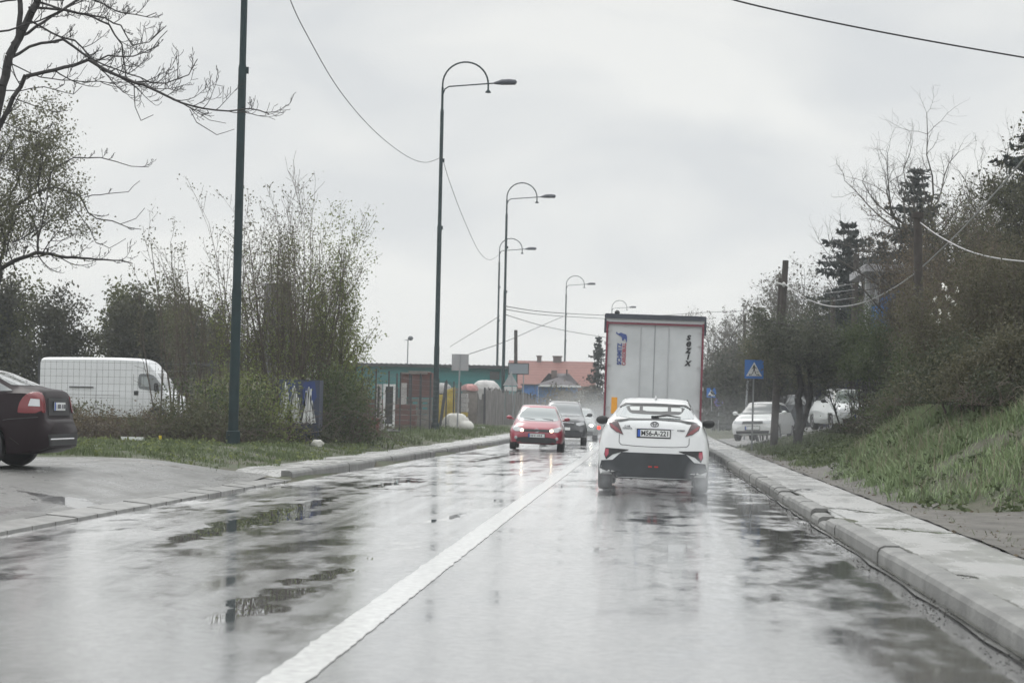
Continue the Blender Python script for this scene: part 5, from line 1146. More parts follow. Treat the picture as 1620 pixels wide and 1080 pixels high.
# broad-leaved weeds, last year's leaves and small tufts that break up the turf and the edges of the paving
rng = nr(500)
W_ = scatter(rng, 900, 3.4, 8, 24.6, 60, lambda X, Y: ss(1.35, 1.8, X - KR(Y)) * .9)
tag(link('weeds', leaf_mesh('weeds', spread(rng, W_ + np.array([0, 0, .07]), 14, .06), .05, M_leaf_mid, rng, flat=.5), None), 'broad leaved weeds among the grass of the bank', 'weeds', kind='stuff')
W_ = scatter(rng, 700, -14, -6.5, 33, 60, left_keep)
tag(link('weeds', leaf_mesh('weeds', spread(rng, W_ + np.array([0, 0, .04]), 12, .06), .04, M_leaf_spring, rng, flat=.5), None), 'small weeds in the grass strip on the left', 'weeds', kind='stuff')
def edge(X, Y): return np.exp(-((X - KR(Y) - 1.28) / .22) ** 2) * .5 + (X - KR(Y) > 1.3) * .12 * (Y < 26)
W_ = scatter(rng, 4000, 3.2, 6.5, 14, 60, edge)
tag(link('fallen_leaves', leaf_mesh('fallen_leaves', W_ + np.array([0, 0, .02]), .035, M_leaf_brown, rng, flat=.8), None), 'old brown leaves and grit along the muddy edge of the pavement', 'leaves', kind='stuff')
Pn = scatter(rng, 7000, 3.2, 7, 14, 45, lambda X, Y: np.exp(-((X - KR(Y) - 1.32 - .1 * np.sin(Y * 2)) / .14) ** 2) * (np.sin(Y * 3.1) > -.3) * .8 + .05 * (Y < 25) * (X > KR(Y) + 1.6))
tag(blades('grass_tufts', Pn, .07, .008, M_grass, rng, .9), 'short grass tufts creeping over the pavement edge', 'grass')
Pn = scatter(rng, 9000, -9, -5, 33, 90, lambda X, Y: np.exp(-((KL(Y) - X - 1.22 - .12 * np.sin(Y * 1.3)) / .12) ** 2) * .8)
tag(blades('grass_tufts', Pn, .07, .010, M_grass, rng, .9), 'grass tufts creeping over the left pavement edge', 'grass')

for i, (px, Y_, H, lm, lab) in enumerate(((1497, 38, .6, M_leaf_olive, 'low olive scrub on the bank crest below the blossoms'), (1552, 36, .6, M_leaf_dark, 'low dark scrub on the bank crest left of the picture edge'), (1600, 32.5, .6, M_leaf_olive, 'brown scrub at the right edge just above the grass'), (1472, 41, .5, M_leaf_mid, 'green scrub where the bank meets the bushes'), (1632, 30, .5, M_leaf_dark, 'dark scrub low on the bank at the right edge'))):
    S_, P_ = thicket(520 + i, 1.0, .6, H, 6000, 160); plant('scrub', lab, 'bush', base(px, Y_), S_, P_, lm, .028, M_twig, 'scrub on the bank crest', seed=i, k=3, crown='leaves', wood='canes')
W_ = scatter(rng, 3500, -16, -6.2, 20, 34, lambda X, Y: (KL(Y) - X > .2) * clump(X, Y, 1.7) * .5)
tag(link('grit', leaf_mesh('grit', W_ + np.array([0, 0, .012]), .013, pm('grit', (.04, .038, .033), .7, var=.4), rng, flat=.8), None), 'dark grit and leaf scraps scattered on the lot entrance', 'grit', kind='stuff')
W_ = scatter(rng, 6000, 1.9, 2.14, 8, 60, lambda X, Y: .6 * (np.sin(Y * 1.9) + np.sin(Y * 5.3) > -.2))
tag(link('grit', leaf_mesh('grit', np.stack([W_[:, 0], W_[:, 1], W_[:, 0] * 0 + .004], -1), .011, MATS['grit'], rng, flat=.8), None), 'washed grit and scraps lying in the right gutter', 'grit', kind='stuff')
# ================================================================== street furniture, fences, buildings, cables
M_post = pm('dark_green_post_paint', (.014, .030, .033), .6, var=.25, vscale=2, spec=.25)
M_lampgrey = pm('lamp_head_grey', (.05, .055, .07), .5)
M_galv = pm('zinc_post', (.30, .31, .32), .5, .3, var=.15)
M_wood = pm('pole_wood', (.050, .042, .037), .85, var=.4, vscale=3, bump=.6, bscale=15)
def lamp_post(label, px, py_top, Y, group='dark green arched lamp posts', z0=None):
    """six of one kind: a stepped tube, a half-circle arm with a bell, a straight arm with the lamp head"""
    x = tx(px, Y) ; z = gzf(x, Y) - .05; H = (D(px, py_top, Y).z - z) if py_top is not None else 16.4
    k = H / 16.4; root = thing('lamp_post', label, 'street lamp', (x, Y, z), 0, group); root.scale = (1, 1, k)
    mb = MB(); mb.lathe([(.17, 0), (.17, .35), (.122, .37), (.118, 3.7), (.104, 3.78), (.100, 9.05), (.082, 9.15), (.078, 14.2), (.055, 14.3), (.050, 15.25)], n=16)
    mb.build('pole', M_post, root, smooth=True)
    mb = MB(); R0 = 1.0; mb.tube([(0, 0, 15.2)] + [(R0 - R0 * math.cos(a), 0, 15.4 + R0 * math.sin(a)) for a in np.linspace(0, math.pi, 18)] + [(2 * R0, 0, 15.18)], .038, 8)
    mb.build('arm', M_post, root, smooth=True)
    mb = MB(); mb.tube([(.02, 0, 14.95), (.10, 0, 15.18), (.28, 0, 15.30), (2.3, 0, 15.47)], .03, 8); mb.build('cross_arm', M_post, root, smooth=True)
    mb = MB(); mb.lathe([(.03, .18), (.05, .10), (.12, .02), (.13, -.02)], (2 * R0, 0, 15.06), n=12); mb.build('bell', M_post, root, smooth=True)
    mb = MB(); mb.tube([(2.25, 0, 15.47), (2.35, 0, 15.48), (2.6, 0, 15.52), (2.9, 0, 15.53), (3.18, 0, 15.52), (3.24, 0, 15.50)], [.045, .07, .13, .135, .12, .05], 10)
    mb.build('lamp_head', M_lampgrey, root, smooth=True)
    for zz in (9.0, 12.0):
        MB().box((.1, 0, zz), (.1, .05, .16)).build('bracket', M_post, root)
    return root
for lab, px, py, Y in (('nearest green lamp post, its top cut by the upper edge', 371, None, 47), ('second green lamp post, right of the grassy verge and white sack', 690, 98, 86.3), ('third green lamp post, left of the red hatchback', 796, 289, 131.7),
        ('thin green lamp post standing just behind the third one', 786, 377, 174.5), ('green lamp post in front of the red roofed house', 893, 436, 221), ('farthest lamp post, its arch showing above the lorry', 966, 475, 267)):
    lamp_post(lab, px, py, Y)
# ------------------------------------------------------------------ cables
M_cable = pm('black_cable', (.02, .02, .022), .6); M_cable_w = pm('pale_cable', (.33, .33, .33), .5)
def cable(label, pts, r, m=None, group='overhead cables'):
    """pts: (px, py, Y) measured; smooth hanging curve through them"""
    P = [D(*p) for p in pts]; n = len(P); ts = np.linspace(0, n - 1, (n - 1) * 12 + 1); A = np.array([tuple(p) for p in P]); Q = []
    for t in ts:
        i = min(int(t), n - 2); f = t - i; p0 = A[max(i - 1, 0)]; p1 = A[i]; p2 = A[i + 1]; p3 = A[min(i + 2, n - 1)]
        Q.append(.5 * ((2 * p1) + (-p0 + p2) * f + (2 * p0 - 5 * p1 + 4 * p2 - p3) * f * f + (-p0 + 3 * p1 - 3 * p2 + p3) * f ** 3))
    tag(MB().tube([Vector(q) for q in Q], r, 5).build('overhead_cable', m or M_cable), label, 'cable', group)
cable('thin cable sagging from the top edge down to the second lamp post', [(455, -10, 44), (480, 45, 49), (535, 140, 59), (590, 205, 69), (640, 245, 78), (672, 257, 83), (698, 249, 86.2)], .012)
cable('thin cable falling from the second lamp post to the fourth', [(700, 250, 86.3), (712, 290, 92), (735, 350, 105), (758, 398, 125), (775, 411, 145), (789, 403, 174)], .014)
cable('dark cable crossing the top right corner of the sky', [(1130, -8, 30), (1200, 10, 30.5), (1300, 32, 31), (1400, 52, 31.5), (1520, 74, 32), (1660, 98, 32.5)], .014)
cable('pale cable looping from the straight pole to the right edge', [(1456, 352, 42.8), (1485, 373, 41.5), (1530, 396, 39), (1580, 409, 37), (1650, 416, 35)], .014, M_cable_w)
cable('pale cable swooping from the leaning pole up to the right edge', [(1240, 448, 66.5), (1275, 472, 64), (1320, 485, 62), (1370, 477, 59), (1430, 445, 48), (1500, 384, 42), (1570, 310, 38), (1650, 215, 34)], .018, M_cable_w)
cable('faint cable from the third lamp post to behind the lorry', [(798, 484, 131), (850, 492, 150), (920, 497, 175), (1020, 500, 210), (1120, 494, 230), (1180, 492, 240)], .030)
cable('faint second cable running just below the first towards the lorry', [(798, 489, 131), (850, 497, 150), (920, 502, 175), (1000, 506, 200)], .026)
cable('faint cable dipping from the third lamp post behind the red roof', [(798, 497, 131), (850, 513, 150), (900, 524, 170), (960, 534, 190)], .024)
cable('faint cable rising from the roofs to the fifth lamp post', [(742, 560, 140), (800, 540, 160), (850, 518, 190), (892, 500, 220)], .028)
cable('faint cable left of the third lamp post', [(712, 548, 160), (750, 525, 148), (790, 500, 132)], .020)
for k, (dy) in enumerate((0, 9, 22)):
    cable(('upper', 'middle', 'lowest')[k] + ' faint cable strung between the two dark posts on the right', [(1242, 443 + dy, 66.8), (1290, 455 + dy, 70), (1352, 449 + dy, 71.8)], .010, M_cable_w)
# ------------------------------------------------------------------ poles on the right
def pole(label, px0, py0, px1, py1, Y, r0, r1, extra=None):
    p1 = D(px1, py1, Y); p0 = D(px0, py0, Y); p0.z = gzf(p0.x, Y) - .1; root = thing('utility_pole', label, 'pole', p0, 0, 'wooden poles on the right')
    MB().tube([(0, 0, 0), (p1 - p0) * .5, (p1 - p0)], [r0, (r0 + r1) / 2, r1], 10).build('post', M_wood, root, smooth=True)
    if extra: extra(root, p0, p1)
    return root
def ex_a(root, p0, p1):
    a = D(1236, 520, 66.8) - p0; b = D(1243, 412, 66.8) - p0; MB().tube([a, b], [.115, .10], 8).build('splice', M_wood, root)
    mb = MB(); mb.tube([D(1228, 447, 66.7) - p0, D(1246, 452, 66.6) - p0], .03, 6); mb.blob(D(1240, 450, 66.5) - p0, (.06, .06, .09), n=8); mb.build('insulator', pm('insulator_white', (.5, .5, .48), .3), root)
pole('leaning dark pole made of two pieces beside the parked white hatchback', 1224, 690, 1237, 440, 67, .13, .11, ex_a)
pole('dark square topped post between the two spruces', 1345, 665, 1355, 402, 72, .13, .10)
def ex_c(root, p0, p1): MB().lathe([(.13, 0), (.135, .12)], p1 - p0 - Vector((0, 0, .1)), n=10).build('cap', M_wood, root)
pole('straight thick dark pole in front of the tallest spruce', 1456, 620, 1452, 338, 43, .105, .09, ex_c)
pole('dark post behind the silvery parked car', 1317, 640, 1318, 470, 84, .12, .10)
pole('distant post in the bare trees right of the lorry', 1178, 640, 1178, 498, 128, .12, .10)
r_ = pole('dark wooden post rising left of the red roof', 816, 660, 816, 522, 150, .15, .13)
pole('thin post beside the far crossing sign', 1146, 640, 1146, 600, 150, .07, .06)
# ------------------------------------------------------------------ signs
M_blue = pm('sign_blue', (.025, .16, .52), .35, coat=.3); M_signw = pm('sign_white', (.74, .75, .75), .35); M_signback = pm('sign_back_grey', (.34, .34, .35), .5, .2, var=.08)
def crossing_sign(label, px, py, Y, w_, base_px=None, tilt=0):
    c_ = D(px, py, Y); x0 = tx(base_px or px, Y); z0 = gzf(x0, Y) - .05; root = thing('crossing_sign', label, 'road sign', (x0, Y, z0), 0, 'blue pedestrian crossing signs')
    cc = c_ - Vector((x0, Y, z0)); MB().tube([(0, .03, 0), (cc.x, .03, cc.z + w_ * .4)], .028, 8).build('post', M_galv, root)
    h = w_ / 2; pl = MB().box((cc.x, 0, cc.z), (w_, .02, w_)).build('sign_plate', M_blue, root, bevel=.003)
    MB().prism([(cc.x - .42 * w_, cc.z - .36 * w_), (cc.x + .42 * w_, cc.z - .36 * w_), (cc.x, cc.z + .39 * w_)], -.015, -.012).build('white_triangle', M_signw, pl)
    mb = MB(); q = w_; X0, Z0 = cc.x, cc.z
    mb.blob((X0, -.019, Z0 + .20 * q), (.035 * q, .003, .035 * q), n=8)
    mb.prism([(X0 - .035 * q, Z0 + .16 * q), (X0 + .035 * q, Z0 + .16 * q), (X0 + .04 * q, Z0 - .04 * q), (X0 - .04 * q, Z0 - .04 * q)], -.021, -.016)
    mb.prism([(X0 - .04 * q, Z0 - .04 * q), (X0 + .00 * q, Z0 - .04 * q), (X0 - .07 * q, Z0 - .25 * q), (X0 - .11 * q, Z0 - .25 * q)], -.021, -.016)
    mb.prism([(X0 + .00 * q, Z0 - .04 * q), (X0 + .04 * q, Z0 - .04 * q), (X0 + .11 * q, Z0 - .25 * q), (X0 + .07 * q, Z0 - .25 * q)], -.021, -.016)
    mb.prism([(X0 - .035 * q, Z0 + .15 * q), (X0 - .035 * q, Z0 + .10 * q), (X0 - .12 * q, Z0 + .0 * q), (X0 - .14 * q, Z0 + .02 * q)], -.021, -.016)
    mb.prism([(X0 + .035 * q, Z0 + .15 * q), (X0 + .14 * q, Z0 + .04 * q), (X0 + .12 * q, Z0 + .02 * q), (X0 + .035 * q, Z0 + .10 * q)], -.021, -.016)
    for k in (-3, -2, 2, 3): mb.prism([(X0 + k * .085 * q - .025 * q, Z0 - .335 * q), (X0 + k * .085 * q + .02 * q, Z0 - .335 * q), (X0 + k * .07 * q + .015 * q, Z0 - .24 * q), (X0 + k * .07 * q - .02 * q, Z0 - .24 * q)], -.021, -.016)
    mb.build('walking_figure', M_ink, pl); return root
crossing_sign('nearer blue pedestrian crossing sign in front of the white hatchback', 1193, 584, 64, .60, 1191)
crossing_sign('small far blue pedestrian crossing sign beside the lorry', 1125.5, 621, 126, .60, 1127)
p_ = D(1183, 600, 84); x_ = tx(1178.5, 84); root = thing('bare_sign_post', 'bare grey post leaning behind the nearer blue crossing sign', 'post', (x_, 84, gzf(x_, 84) - .05)); MB().tube([(0, 0, 0), (p_.x - x_, 0, p_.z - gzf(x_, 84))], .045, 8).build('post', M_galv, root)
p_ = D(1137, 635, 122); root = thing('round_sign', 'faded round blue no parking sign right of the far crossing sign', 'road sign', (p_.x, 122, gzf(p_.x, 122) - .05)); z_ = p_.z - gzf(p_.x, 122)
MB().tube([(0, .03, 0), (0, .03, z_ + .2)], .03, 8).build('post', M_galv, root); MB().lathe([(.27, -.01), (.27, .01)], (0, 0, z_), 'Y', 24).build('sign_plate', pm('faded_violet', (.13, .13, .38), .5), root); MB().lathe([(.27, -.012), (.29, 0), (.27, .012)], (0, 0, z_), 'Y', 24, caps=False).build('rim', pm('sign_red', (.35, .10, .13), .5), root)
YS = 91; p_ = D(728, 573, YS); root = thing('square_sign', 'back of a square road sign on a grey post above the white sack', 'road sign', (tx(725, YS), YS, gzf(tx(725, YS), YS) - .05)); o_ = root.location
MB().tube([(0, -.03, 0), (p_.x - o_.x, -.03, p_.z - o_.z + .38)], .035, 8).build('post', M_galv, root); MB().box((p_.x - o_.x, 0, p_.z - o_.z), (.78, .02, .76)).build('sign_plate', M_signback, root, bevel=.004)
YS = 128; p_ = D(808, 600, YS); root = thing('triangle_sign', 'back of a triangular road sign with a small plate on the third lamp post side', 'road sign', (p_.x, YS, gzf(p_.x, YS) - .05)); z_ = p_.z - root.location.z
MB().tube([(.25, -.03, 0), (.05, -.03, z_ + .5)], .035, 8).build('post', M_galv, root)
MB().prism([(-.50, z_ - .40), (.50, z_ - .40), (.0, z_ + .46)], 0, .02).build('sign_plate', M_signback, root); MB().box((0, .01, z_ - .60), (.80, .02, .28)).build('lower_plate', pm('pale_plate', (.5, .5, .5), .5), root)
YS = 134; p_ = D(818, 583, YS); root = thing('direction_sign', 'back of a grey framed rectangular sign against the red roof', 'road sign', (p_.x, YS, gzf(p_.x, YS) - .05)); z_ = p_.z - root.location.z
for s in (-.55, .45): MB().tube([(s, 0, 0), (s, 0, z_ + .3)], .04, 8).build('post', M_galv, root)
MB().box((.1, -.05, z_), (1.30, .03, .66)).build('sign_plate', pm('sign_back_blue_grey', (.22, .25, .28), .5), root); mb = MB()
for dx, dz, w2, h2 in ((0.1, .36, 1.36, .05), (.1, -.36, 1.36, .05), (-.58, 0, .05, .76), (.78, 0, .05, .76)): mb.box((dx, -.055, z_ + dz), (w2, .06, h2))
mb.build('frame', M_trim, root)
# ------------------------------------------------------------------ teal building
M_teal = pm('teal_render', (.035, .21, .21), .7, var=.14, vscale=.6); M_roofd = pm('dark_roof_sheet', (.045, .05, .055), .6, var=.25)
YB = 142; xa, xb = D(505, 600, YB).x, D(806, 600, YB).x; ze = D(690, 581, YB).z; z0 = gzf(xb, YB) - .1
bld = thing('teal_building', 'long low teal building with a dark flat roof edge left of the road', 'building', ((xa + xb) / 2, YB, z0)); W_ = xb - xa; Hb = ze - z0
MB().box((0, 4.2, Hb / 2), (W_, 8, Hb)).build('wall', M_teal, bld)
mb = MB(); mb.box((0, 4.1, Hb + .10), (W_ + .8, 9, .20))
for k in range(int(W_ / .35)): mb.box((-W_ / 2 + k * .35, -.42, Hb + .20), (.12, .12, .08))
mb.build('roof', M_roofd, bld)
def local(px, py, Y, o): v = D(px, py, Y) - Vector(o.location); return v
def panel(name, x0, y0, x1, y1, Y, o, m, t=.06, parent=None):
    a = local(x0, y1, Y, o); b = local(x1, y0, Y, o); return MB().box(((a.x + b.x) / 2, 0, (a.z + b.z) / 2), (abs(b.x - a.x), t, abs(b.z - a.z))).build(name, m, parent or o)
w1 = panel('window', 564, 600, 584, 658, YB, bld, pm('pale_teal_pane', (.16, .30, .33), .3, coat=.5), .16)
mb = MB()
a = local(564, 600, YB, bld); b = local(584, 658, YB, bld)
for k in range(7): mb.box((a.x + (b.x - a.x) * k / 6, -.12, (a.z + b.z) / 2), (.035, .03, a.z - b.z))
for k in range(5): mb.box(((a.x + b.x) / 2, -.12, b.z + (a.z - b.z) * k / 4), (b.x - a.x, .03, .04))
mb.build('window_bars', M_trim, w1)
panel('window', 775, 588, 790, 600, YB, bld, pm('dark_opening', (.05, .06, .06), .5), .1)
panel('door', 616, 612, 630, 668, YB, bld, M_trim, .1)
# lamp/aerial on the roof
q_ = D(642, 575, YB); root = thing('roof_aerial_mast', 'thin mast with a small dish standing on the teal roof', 'aerial', (q_.x, YB + 1, Hb + z0 + .2)); t_ = D(642, 537, YB + 1).z - root.location.z
MB().tube([(0, 0, 0), (0, 0, t_)], .045, 6).build('mast', M_galv, root); MB().blob((.18, 0, t_ + .1), (.2, .1, .17), n=10).tube([(-.25, 0, t_ - .05), (.25, 0, t_ + .05)], .02, 5).build('dish', pm('dish_grey', (.12, .13, .14), .5), root)
# cream shed behind the saplings
M_cream = pm('cream_render', (.30, .29, .20), .8, var=.12, vscale=.8)
YC = 96; xa, xb = D(225, 600, YC).x, D(400, 600, YC).x; ze = D(310, 580, YC).z; sh = thing('cream_shed', 'cream walled shed with a thick dark eave behind the saplings', 'building', ((xa + xb) / 2, YC, gzf(xb, YC) - .1)); Hs = ze - sh.location.z
MB().box((0, 2.6, Hs / 2), (xb - xa, 5, Hs)).build('wall', M_cream, sh); MB().box((0, 2.4, Hs + .12), (xb - xa + .7, 5.8, .24)).build('roof', M_roofd, sh)
MB().box((1.0, .08, 1.3), (.9, .08, 1.0)).build('window', M_glass, sh)
# ------------------------------------------------------------------ red roofed house and the blue walled one before it
M_tile, t, b, tc_ = node_mat('red_clay_tiles'); wv = t.nodes.new('ShaderNodeTexWave'); wv.bands_direction = 'Z'; wv.inputs['Scale'].default_value = 1.1; wv.inputs['Distortion'].default_value = .3; t.links.new(tc_.outputs['Object'], wv.inputs['Vector'])
t.links.new(mixc(t, .35, ramp(t, nz(t, tc_, 1.5, 5, .6), .3, .7, (.17, .065, .052), (.24, .10, .08)), ramp(t, wv.outputs['Fac'], 0, .35, (.09, .04, .035), (.22, .095, .075))), b.inputs['Base Color']); b.inputs['Roughness'].default_value = .65
def house(name, label, px0, px1, py_ridge, py_eave, py_base, Y, depth, mr, mw, hip=0, roofdepth=3.2):
    a = D(px0, py_eave, Y); c = D(px1, py_eave, Y); zr = D((px0 + px1) / 2, py_ridge, Y + roofdepth).z; o = thing(name, label, 'house', ((a.x + c.x) / 2, Y, min(gzf(a.x, Y), 0) - .2)); w2 = (c.x - a.x) / 2; z1 = D((px0 + px1) / 2, py_eave, Y).z - o.location.z; z2 = zr - o.location.z
    MB().box((0, depth / 2, z1 / 2), (2 * w2 - .8, depth - .8, z1)).build('wall', mw, o)
    vs = [(-w2, 0, z1), (w2, 0, z1), (w2, depth, z1), (-w2, depth, z1), (-w2 + hip, roofdepth, z2), (w2 - hip, roofdepth, z2)]; vs += [(x, y, z - .14) for x, y, z in vs[:4]]
    rf = MB().add(vs, [(0, 1, 5, 4), (2, 3, 4, 5), (1, 2, 5), (3, 0, 4), (0, 6, 7, 1), (1, 7, 8, 2), (2, 8, 9, 3), (3, 9, 6, 0), (9, 8, 7, 6)]).build('roof', mr, o); return o, rf, z1, z2, w2
h1, rf, z1, z2, w2 = house('red_roofed_house', 'large house with a long red tiled roof beyond the teal building', 800, 940, 571, 614, 660, 205, 8, M_tile, pm('pale_house_wall', (.36, .36, .33), .8, var=.1), 0, 4)
for px in (853, 878.5, 885): v = local(px, 569, 209, h1); MB().box((v.x, 4, z2 + .1), (.45, .45, .7)).box((v.x, 4, z2 + .5), (.6, .6, .12)).build('chimney', pm('chimney_brown', (.12, .09, .08), .8), rf)
for px in (806, 822): v = local(px, 628, 205, h1); MB().box((v.x, .36, v.z), (1.0, .1, 1.5)).build('window', M_glass, h1)
M_greyroof = pm('dark_shingle', (.085, .075, .08), .75, var=.25, vscale=2)
h2, rf2, z1, z2, w2 = house('blue_walled_house', 'small blue walled house with a dark hipped roof and white eave board', 845, 918, 590.5, 609.5, 650, 172, 6, M_greyroof, pm('blue_render', (.055, .13, .26), .8, var=.15, vscale=.7), 2.9, 3)
v = local(877, 592, 175, h2); MB().box((v.x, 2.6, z2 - .1), (.5, .4, .7)).build('chimney', MATS['chimney_brown'], rf2); v = local(897, 592, 175, h2); MB().tube([(v.x, 2.6, z2 - .6), (v.x, 2.6, z2 + .35)], .06, 6).build('flue', M_trim, rf2)
mb = MB(); mb.box((0, -.04, z1 - .05), (2 * w2 + .1, .1, .16)); mb.build('eave_board', pm('eave_white', (.62, .63, .63), .5), h2)
MB().box((w2 * .35, .30, z1 - .9), (1.3, .3, .9)).build('window', M_glass, h2)
q_ = D(838, 622, 160); bx = thing('blue_kiosk', 'bright blue kiosk wall left of the blue walled house', 'kiosk', (q_.x, 160, gzf(q_.x, 160) - .1)); hk = D(838, 609, 160).z - bx.location.z
MB().box((0, .6, hk / 2), (1.25, 1.2, hk)).build('wall', pm('bright_blue_paint', (.06, .17, .42), .6, var=.15), bx); MB().box((0, .55, hk + .04), (1.5, 1.6, .08)).build('roof', M_roofd, bx)
MB().box((-.0, -.02, hk - .9), (.35, .05, .35)).build('window', pm('pale_pane', (.3, .38, .45), .4), bx)
# ------------------------------------------------------------------ fence along the left verge, with what is stacked behind it
def fx(Y): return float(KL(Y)) - 3.6
M_fence = pm('fence_wire_dark', (.07, .075, .075), .6); M_fpost = pm('fence_post_dark', (.05, .052, .055), .7, var=.3)
def mesh_fence(label, A, Bq, H, cell=.18, posts=2.6, lean=0):
    A = Vector(A); Bq = Vector(Bq); L = (Bq - A).length; d = (Bq - A) / L; root = thing('wire_fence', label, 'fence', A, 0, 'wire fences on the left'); mb = MB()
    n = int(L / cell); g = lambda s: gzf(A.x + d.x * s, A.y + d.y * s) - A.z
    for i in range(n + 1): s = i * cell; mb.tube([d * s + Vector((0, 0, g(s) + .05)), d * s + Vector((0, 0, g(s) + H))], .004, 3, caps=False)
    for k in range(int(H / .2) + 1):
        mb.tube([d * s + Vector((0, 0, g(s) + .05 + k * .2)) for s in np.linspace(0, L, max(2, int(L / 2)))], .0045, 3, caps=False)
    mb.build('wire_mesh', M_fence, root)
    for i in range(int(L / posts) + 1): s = min(i * posts, L); MB().box((d.x * s, d.y * s, g(s) + H / 2), (.055, .055, H + .15)).build('post', M_fpost, root)
    return root
a = D(60, 650, 56); c = D(345, 650, 55); mesh_fence('wire mesh fence in front of the white van', (a.x, 56, gzf(a.x, 56)), (c.x, 55, gzf(c.x, 55)), 2.1, posts=5.3)
mesh_fence('dark wire mesh fence beside the verge from the shrubs to the yellow sheets', (fx(64), 64, gzf(fx(64), 64)), (fx(99), 99, gzf(fx(99), 99)), 2.15, .2, 3.2)
# grey weathered board fence further on
M_board = pm('weathered_board', (.155, .145, .14), .8, var=.35, vscale=1.3)
Rf = random.Random(61); ya, yb_ = 110., 150.; A_ = Vector((fx(ya), ya, gzf(fx(ya), ya))); fb = thing('board_fence', 'weathered grey upright board fence topped by the tarpaulin heap', 'fence', A_)
mb = MB(); y = ya
while y < yb_:
    x = fx(y) - A_.x; h = Rf.uniform(1.9, 2.25) if y < 141 else Rf.uniform(1.7, 2.0); tl = Rf.uniform(-.03, .03)
    mb.box((x + Rf.uniform(-.02, .02), y - ya, h / 2 + gzf(fx(y), y) - A_.z), (.03, Rf.uniform(.26, .36), h), rx=tl); y += .42
mb.build('boards', M_board, fb)
for i in range(13): yy = ya + i * 3.2; MB().box((fx(yy) - A_.x - .08, yy - ya, 1.05), (.1, .12, 2.2)).build('post', M_fpost, fb)
def yard(name, label, cat, px, Y, dx=-.9, group=None): x = tx(px, Y); return thing(name, label, cat, (x, Y, gzf(x, Y) - .03), 0, group)
# rust-brown cage stacked with bricks
Y_ = 90; cg = yard('brick_stack', 'tall rust brown stack of wrapped bricks and boards behind the wire fence', 'stack', 655, Y_); sx = (D(682, 600, Y_).x - D(629, 600, Y_).x); hz = D(655, 591, Y_).z - cg.location.z
M_rust = pm('rust_brown', (.14, .062, .052), .75, var=.35, vscale=1.6); M_pal = pm('pallet_grey', (.20, .18, .165), .8, var=.3, vscale=2)
MB().box((.12, .6, .60 * hz + .2 * hz), (sx * .92, 1.2, .40 * hz + .12)).build('upper_block', M_rust, cg)
mb = MB()
for k in range(6): mb.box((.0, .6, .12 + k * hz * .095), (sx * .98, 1.25, hz * .055))
for k in range(4): mb.box((-sx * .45 + k * sx * .3, .6, hz * .28), (.1, 1.2, hz * .56))
mb.build('pallets', M_pal, cg)
MB().box((0, .55, hz + .02), (sx * .8, 1.3, .07)).box((.2, .5, hz + .1), (sx * .6, 1.1, .05)).build('top_boards', M_pal, cg)
MB().box((-sx * .30, -.05, hz * .62), (.30, .12, hz * .42)).build('white_sheet', pm('soiled_white', (.42, .40, .39), .7, var=.2), cg)
mb = MB()
for x in (-sx * .5, -sx * .12, sx * .2, sx * .5): mb.box((x, -.1, hz / 2), (.07, .07, hz))
mb.build('uprights', M_fpost, cg)
# leaning white window frames
for i, (x0, x1, lab) in enumerate(((594, 605, 'narrow white door frame leaning left in the yard'), (607, 626, 'wide white door frame with dark panes leaning in the yard'))):
    Y_ = 80; o = yard('door_frame_unit', lab, 'door frame', (x0 + x1) / 2, Y_); w_ = D(x1, 600, Y_).x - D(x0, 600, Y_).x; h_ = D(x0, 611, Y_).z - o.location.z
    mb = MB(); t_ = .09
    mb.box((-w_ / 2 + t_ / 2, 0, h_ / 2 + .1), (t_, .07, h_)); mb.box((w_ / 2 - t_ / 2, 0, h_ / 2 + .1), (t_, .07, h_)); mb.box((0, 0, h_ + .05), (w_ - 2 * t_, .07, t_)); mb.box((0, 0, .25), (w_ - 2 * t_, .07, t_))
    mb.build('frame', M_signw if i else MATS['soiled_white'], o); MB().box((0, .02, h_ / 2 + .15), (w_ - 2 * t_, .02, h_ - .3)).build('pane', M_trim, o)
# yellow sheets
M_yel = pm('yellow_sheet', (.50, .37, .045), .5, var=.18, vscale=2.5, coat=.3)
for i, (x0, x1, y0, y1, tl, lab) in enumerate(((692, 704, 624, 680, 0, 'left yellow plastic sheet hanging behind the second lamp post'), (705, 720, 616, 665, .10, 'right yellow plastic sheet with a curled lower edge'))):
    Y_ = 98; o = yard('yellow_sheet', lab, 'sheet', (x0 + x1) / 2, Y_, group='yellow sheets on the fence'); a = D(x0, y0, Y_); c = D(x1, y1, Y_); w_ = c.x - a.x; V_, F_ = [], []
    for r in range(13):
        for k in range(9):
            s_ = k / 8; t_ = r / 12; V_.append((-w_ / 2 + w_ * s_, .05 * math.sin(s_ * 9 + t_ * 4 + i) + .03 * math.sin(t_ * 11), (a.z - o.location.z) + tl * s_ * 2 * (1 if i else 0) - t_ * (a.z - c.z + (.12 * math.sin(s_ * 3.1))) - tl * .5))
    for r in range(12):
        for k in range(8): q = r * 9 + k; F_.append((q, q + 1, q + 10, q + 9))
    me = np_mesh('yellow_sheet', V_, F_, M_yel, True); s2 = link('sheet', me, o); s2.modifiers.new('thick', 'SOLIDIFY').thickness = .012
    MB().box((0, .12, (a.z - o.location.z) * .5), (.07, .07, a.z - o.location.z + .1)).build('support', M_fpost, o)
o = yard('leaning_post', 'dark leaning post in front of the yellow sheets', 'post', 699, 94); MB().tube([(-.05, 0, 0), (.22, 0, 2.25)], .075, 7).build('post', M_fpost, o)
